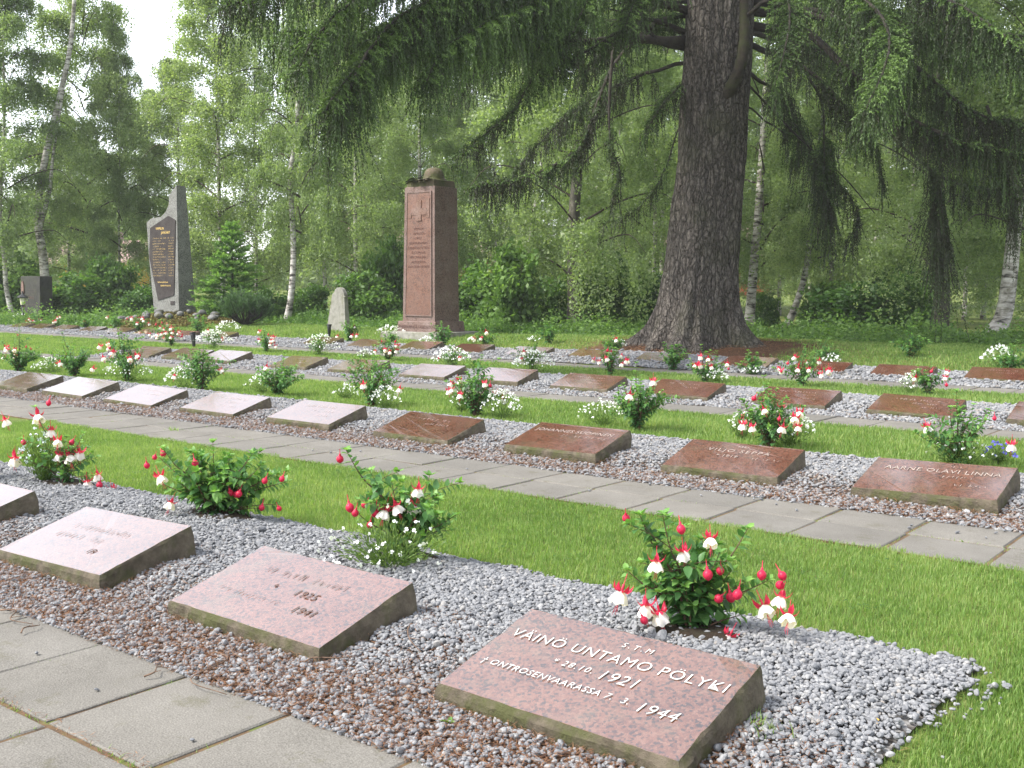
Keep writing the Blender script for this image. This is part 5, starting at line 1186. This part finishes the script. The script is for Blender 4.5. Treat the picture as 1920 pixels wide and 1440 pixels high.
LM = [
 # left side, (path), r0, r1, side, hang, density, start, green
 ([(1290, 78, 22.2), (1180, 74, 21.4), (1060, 80, 20.6), (930, 62, 19.2), (790, 66, 18), (650, 60, 17), (530, 62, 16.3)], .17, .03, .85, .80, 1.0, .36, .14),
 ([(1285, 20, 22), (1150, -20, 21), (1000, -40, 19.6), (860, 0, 18), (760, 50, 17), (670, 125, 16.3), (612, 205, 15.9)], .14, .02, .75, .75, 1.35, .35, .10),
 ([(1250, -30, 22), (1080, -40, 20), (920, -30, 18.4), (770, 20, 17.2), (700, 85, 16.5), (655, 165, 16.1), (640, 225, 15.9)], .13, .02, .7, .80, 1.4, .4, .12),
 ([(1240, 40, 22.3), (1160, 110, 22), (1122, 190, 21.9), (1095, 260, 22), (1050, 305, 22), (970, 335, 21.7), (890, 350, 21.3)], .09, .025, .42, .55, 1.6, .32, -.10),
 ([(1150, 90, 21.6), (1143, 180, 21.5), (1145, 270, 21.6), (1163, 325, 21.6), (1150, 365, 21.6)], .055, .012, .28, .50, .9, .5, -.16),
 ([(1235, 15, 22), (1110, 90, 20.6), (1015, 130, 19.8), (965, 205, 19.2), (905, 255, 18.8), (868, 285, 18.5)], .06, .012, .5, .40, .9, .35, -.02),
 ([(1240, -90, 22), (980, -130, 19), (740, -90, 16.8), (580, -40, 15.4), (480, -5, 14.8), (410, 10, 14.5)], .12, .02, .65, .62, 1.2, .45, .12),
 ([(1245, -60, 22), (1100, -40, 20), (990, 10, 18.6), (890, 55, 17.6), (830, 95, 17.1), (800, 150, 16.9)], .09, .015, .6, .70, 1.5, .4, .2),
 ([(1250, -40, 22), (1150, -50, 21), (1070, 0, 19.8), (1030, 40, 19.2), (1010, 90, 18.9)], .08, .015, .5, .55, 1.6, .45, .22),
 ([(1260, -60, 22), (1180, -60, 20.5), (1110, -10, 19.4), (1075, 60, 18.9)], .08, .015, .5, .5, 1.3, .45, .1),
 ([(1200, -80, 22), (880, -80, 18.2), (700, -20, 16.6), (600, 60, 15.8), (560, 130, 15.5)], .09, .015, .6, .55, 1.3, .5, .14),
 ([(1278, 235, 22.6), (1250, 310, 22.8), (1210, 375, 23), (1160, 412, 23.2), (1120, 420, 23.3)], .03, .006, .3, .5, .5, .3, -.1),
 ([(1275, 120, 22.9), (1180, 150, 24), (1090, 200, 25), (1010, 270, 26), (960, 330, 26.4)], .08, .012, .55, .55, 1.0, .25, -.08),
 ([(1270, 60, 23), (1120, 40, 24.5), (960, 90, 26), (840, 180, 27)], .09, .012, .7, .6, 1.1, .3, -.04),
 ([(1280, 160, 22.3), (1240, 200, 21.6), (1215, 240, 21.4), (1205, 260, 21.4)], .04, .01, .35, .5, 1.0, .3, -.1),
 ([(1300, -60, 21.7), (1240, -45, 20.7), (1195, -5, 20.1), (1172, 50, 19.8)], .05, .012, .5, .55, 1.8, .3, .04),
 ([(1255, 30, 22.4), (1190, 50, 22.8), (1140, 90, 23.2), (1090, 140, 23.5)], .05, .012, .6, .6, 1.6, .2, -.06),
 # right side
 ([(1392, 22, 22.2), (1500, 25, 21.5), (1620, 45, 20.6), (1760, 40, 19.2), (1930, 70, 18)], .13, .03, .75, .75, 1.2, .3, .02),
 ([(1395, 50, 22.2), (1510, 60, 21.6), (1575, 120, 21.1), (1640, 165, 20.6), (1720, 232, 20), (1800, 262, 19.5), (1940, 300, 19)], .13, .04, .6, .75, 1.2, .35, -.12),
 ([(1392, 80, 22.2), (1490, 115, 21.7), (1550, 165, 21.4), (1600, 215, 21.3), (1640, 270, 21.3)], .09, .015, .5, .7, 1.1, .35, -.14),
 ([(1385, 40, 21.8), (1440, 0, 20.6), (1475, 0, 19.9), (1480, 50, 19.6), (1465, 120, 19.4), (1450, 170, 19.4)], .07, .015, .45, .55, 2.2, .45, .10),
 ([(1400, -60, 22), (1540, -40, 19.4), (1640, 20, 18.2), (1668, 80, 17.7), (1650, 150, 17.5), (1625, 200, 17.4)], .09, .015, .55, .65, 2.0, .45, .10),
 ([(1400, -30, 22), (1640, -50, 19), (1790, 10, 17.6), (1890, 70, 17), (1960, 130, 16.8)], .10, .02, .65, .7, 1.5, .45, .05),
 ([(1395, 0, 22.4), (1600, 40, 21), (1720, 130, 20.3), (1830, 210, 19.6), (1960, 240, 19)], .11, .02, .65, .95, 1.3, .35, -.16),
 ([(1500, 120, 22.6), (1540, 190, 22.6), (1545, 280, 22.6), (1546, 340, 22.6), (1560, 385, 22.6)], .05, .01, .32, 1.1, 3.2, .5, -.12),
 ([(1600, 160, 21.5), (1660, 240, 21.4), (1710, 290, 21.4), (1752, 325, 21.4), (1762, 380, 21.4), (1768, 430, 21.4)], .06, .012, .36, 1.5, 4.0, .62, -.12),
 ([(1752, 325, 21.4), (1800, 345, 21), (1850, 355, 20.6), (1940, 360, 20)], .045, .012, .4, .65, 1.2, .1, -.18),
 ([(1620, 200, 22), (1640, 260, 22), (1652, 320, 22), (1655, 350, 22)], .03, .008, .2, .5, 1.0, .4, -.2),
 ([(1402, 200, 22.8), (1470, 248, 23), (1490, 235, 23), (1520, 280, 23.1), (1560, 330, 23.2), (1610, 400, 23.3), (1590, 450, 23.3)], .03, .006, .22, .62, 1.1, .2, -.14),
 ([(1395, 130, 22.6), (1460, 180, 23.2), (1500, 260, 23.8), (1500, 310, 24)], .06, .01, .45, .6, 1.2, .2, -.14),
 ([(1395, 60, 22.9), (1520, 90, 24.5), (1660, 170, 26), (1790, 280, 27)], .09, .012, .7, .65, 1.2, .25, -.10),
 ([(1395, 10, 23), (1560, -10, 24.5), (1740, 60, 26), (1900, 160, 27)], .09, .012, .8, .75, 1.2, .25, -.08),
 ([(1850, 200, 19.6), (1880, 290, 19.6), (1895, 360, 19.7), (1905, 420, 19.7)], .04, .01, .3, .75, 1.2, .3, -.18),
]
for (pth, r0, r1, sd_, hg, dn, stt, gr) in LM: limb(pth, r0, r1, sd_, hg, dn, stt, gr)
# bare mossy stump of a limb on the front of the trunk, bent upwards
b = MB(); c = catmull([gray_pt(*q)-TB for q in ((1312, 262, 22.5), (1334, 222, 21.98), (1355, 186, 21.66), (1378, 150, 21.45), (1392, 105, 21.35), (1396, 50, 21.4), (1392, -20, 21.5), (1388, -90, 21.6))], 8); b.add(*tube(c, np.interp(np.arange(len(c)), [0, 8, 16, 26, len(c)], [.42, .29, .165, .115, .09])*(1+.10*np.array([mnoise.noise((k*.45, 2, 1)) for k in range(len(c))])), 14)); b.obj('branch', MT['moss_limb'], E_)
for pth in ([(1345, 80, 22.6), (1290, 62, 22.2), (1240, 42, 22), (1190, 30, 21.8), (1120, 10, 21.6)], [(1345, 105, 22.6), (1282, 90, 22.2), (1240, 80, 21.8), (1200, 40, 21.4), (1160, 5, 21.2)], [(1395, 150, 22.6), (1500, 260, 22.9), (1580, 330, 23.2), (1640, 400, 23.4)]):
    b = MB(); c = catmull([gray_pt(*q)-TB for q in pth], 8); b.add(*tube(c, np.linspace(.08 if pth[0][1] < 120 else .025, .01, len(c)), 7)); b.obj('branch', MT['limb'], E_)
# the crown above the frame: whorls of drooping branches up to the top
for k in range(80):
    z = 8.2+25*(k/80)**1.05; a = k*2.4+rng.normal(0, .2); L = (8.2*(1-(z-8)/27)+.5)*rng.uniform(.8, 1.1); d0 = np.array([math.cos(a), math.sin(a), 0]); o0 = np.array([RT[0]*.5, RT[1]*.5, z])
    ze = -.18*L if z > 12 else .03*L
    limb_w([o0, o0+d0*L*.35+[0, 0, .02*L], o0+d0*L*.7+[0, 0, ze*.7], o0+d0*L+[0, 0, ze]], .05+.006*L, .01, .9, .7 if z > 10 else .5, .17, .15, .05, .034, 3.2)

# ------------------------------------------------------------------ thin volume added over the whole place to imitate lens glare
hz = bpy.data.materials.new('glare_haze'); hz.use_nodes = True; t = hz.node_tree; t.nodes.remove(t.nodes['Principled BSDF'])
pv = t.nodes.new('ShaderNodeVolumePrincipled'); pv.inputs['Color'].default_value = (.95, .97, 1, 1); pv.inputs['Density'].default_value = .0006
t.links.new(pv.outputs[0], t.nodes['Material Output'].inputs['Volume'])
V, P = box(-450, 330, -90, 450, -1.3, 37)
tag(ob('added_haze', mesh_np('added_haze', V, P, hz, smooth=False)), kind='stuff')
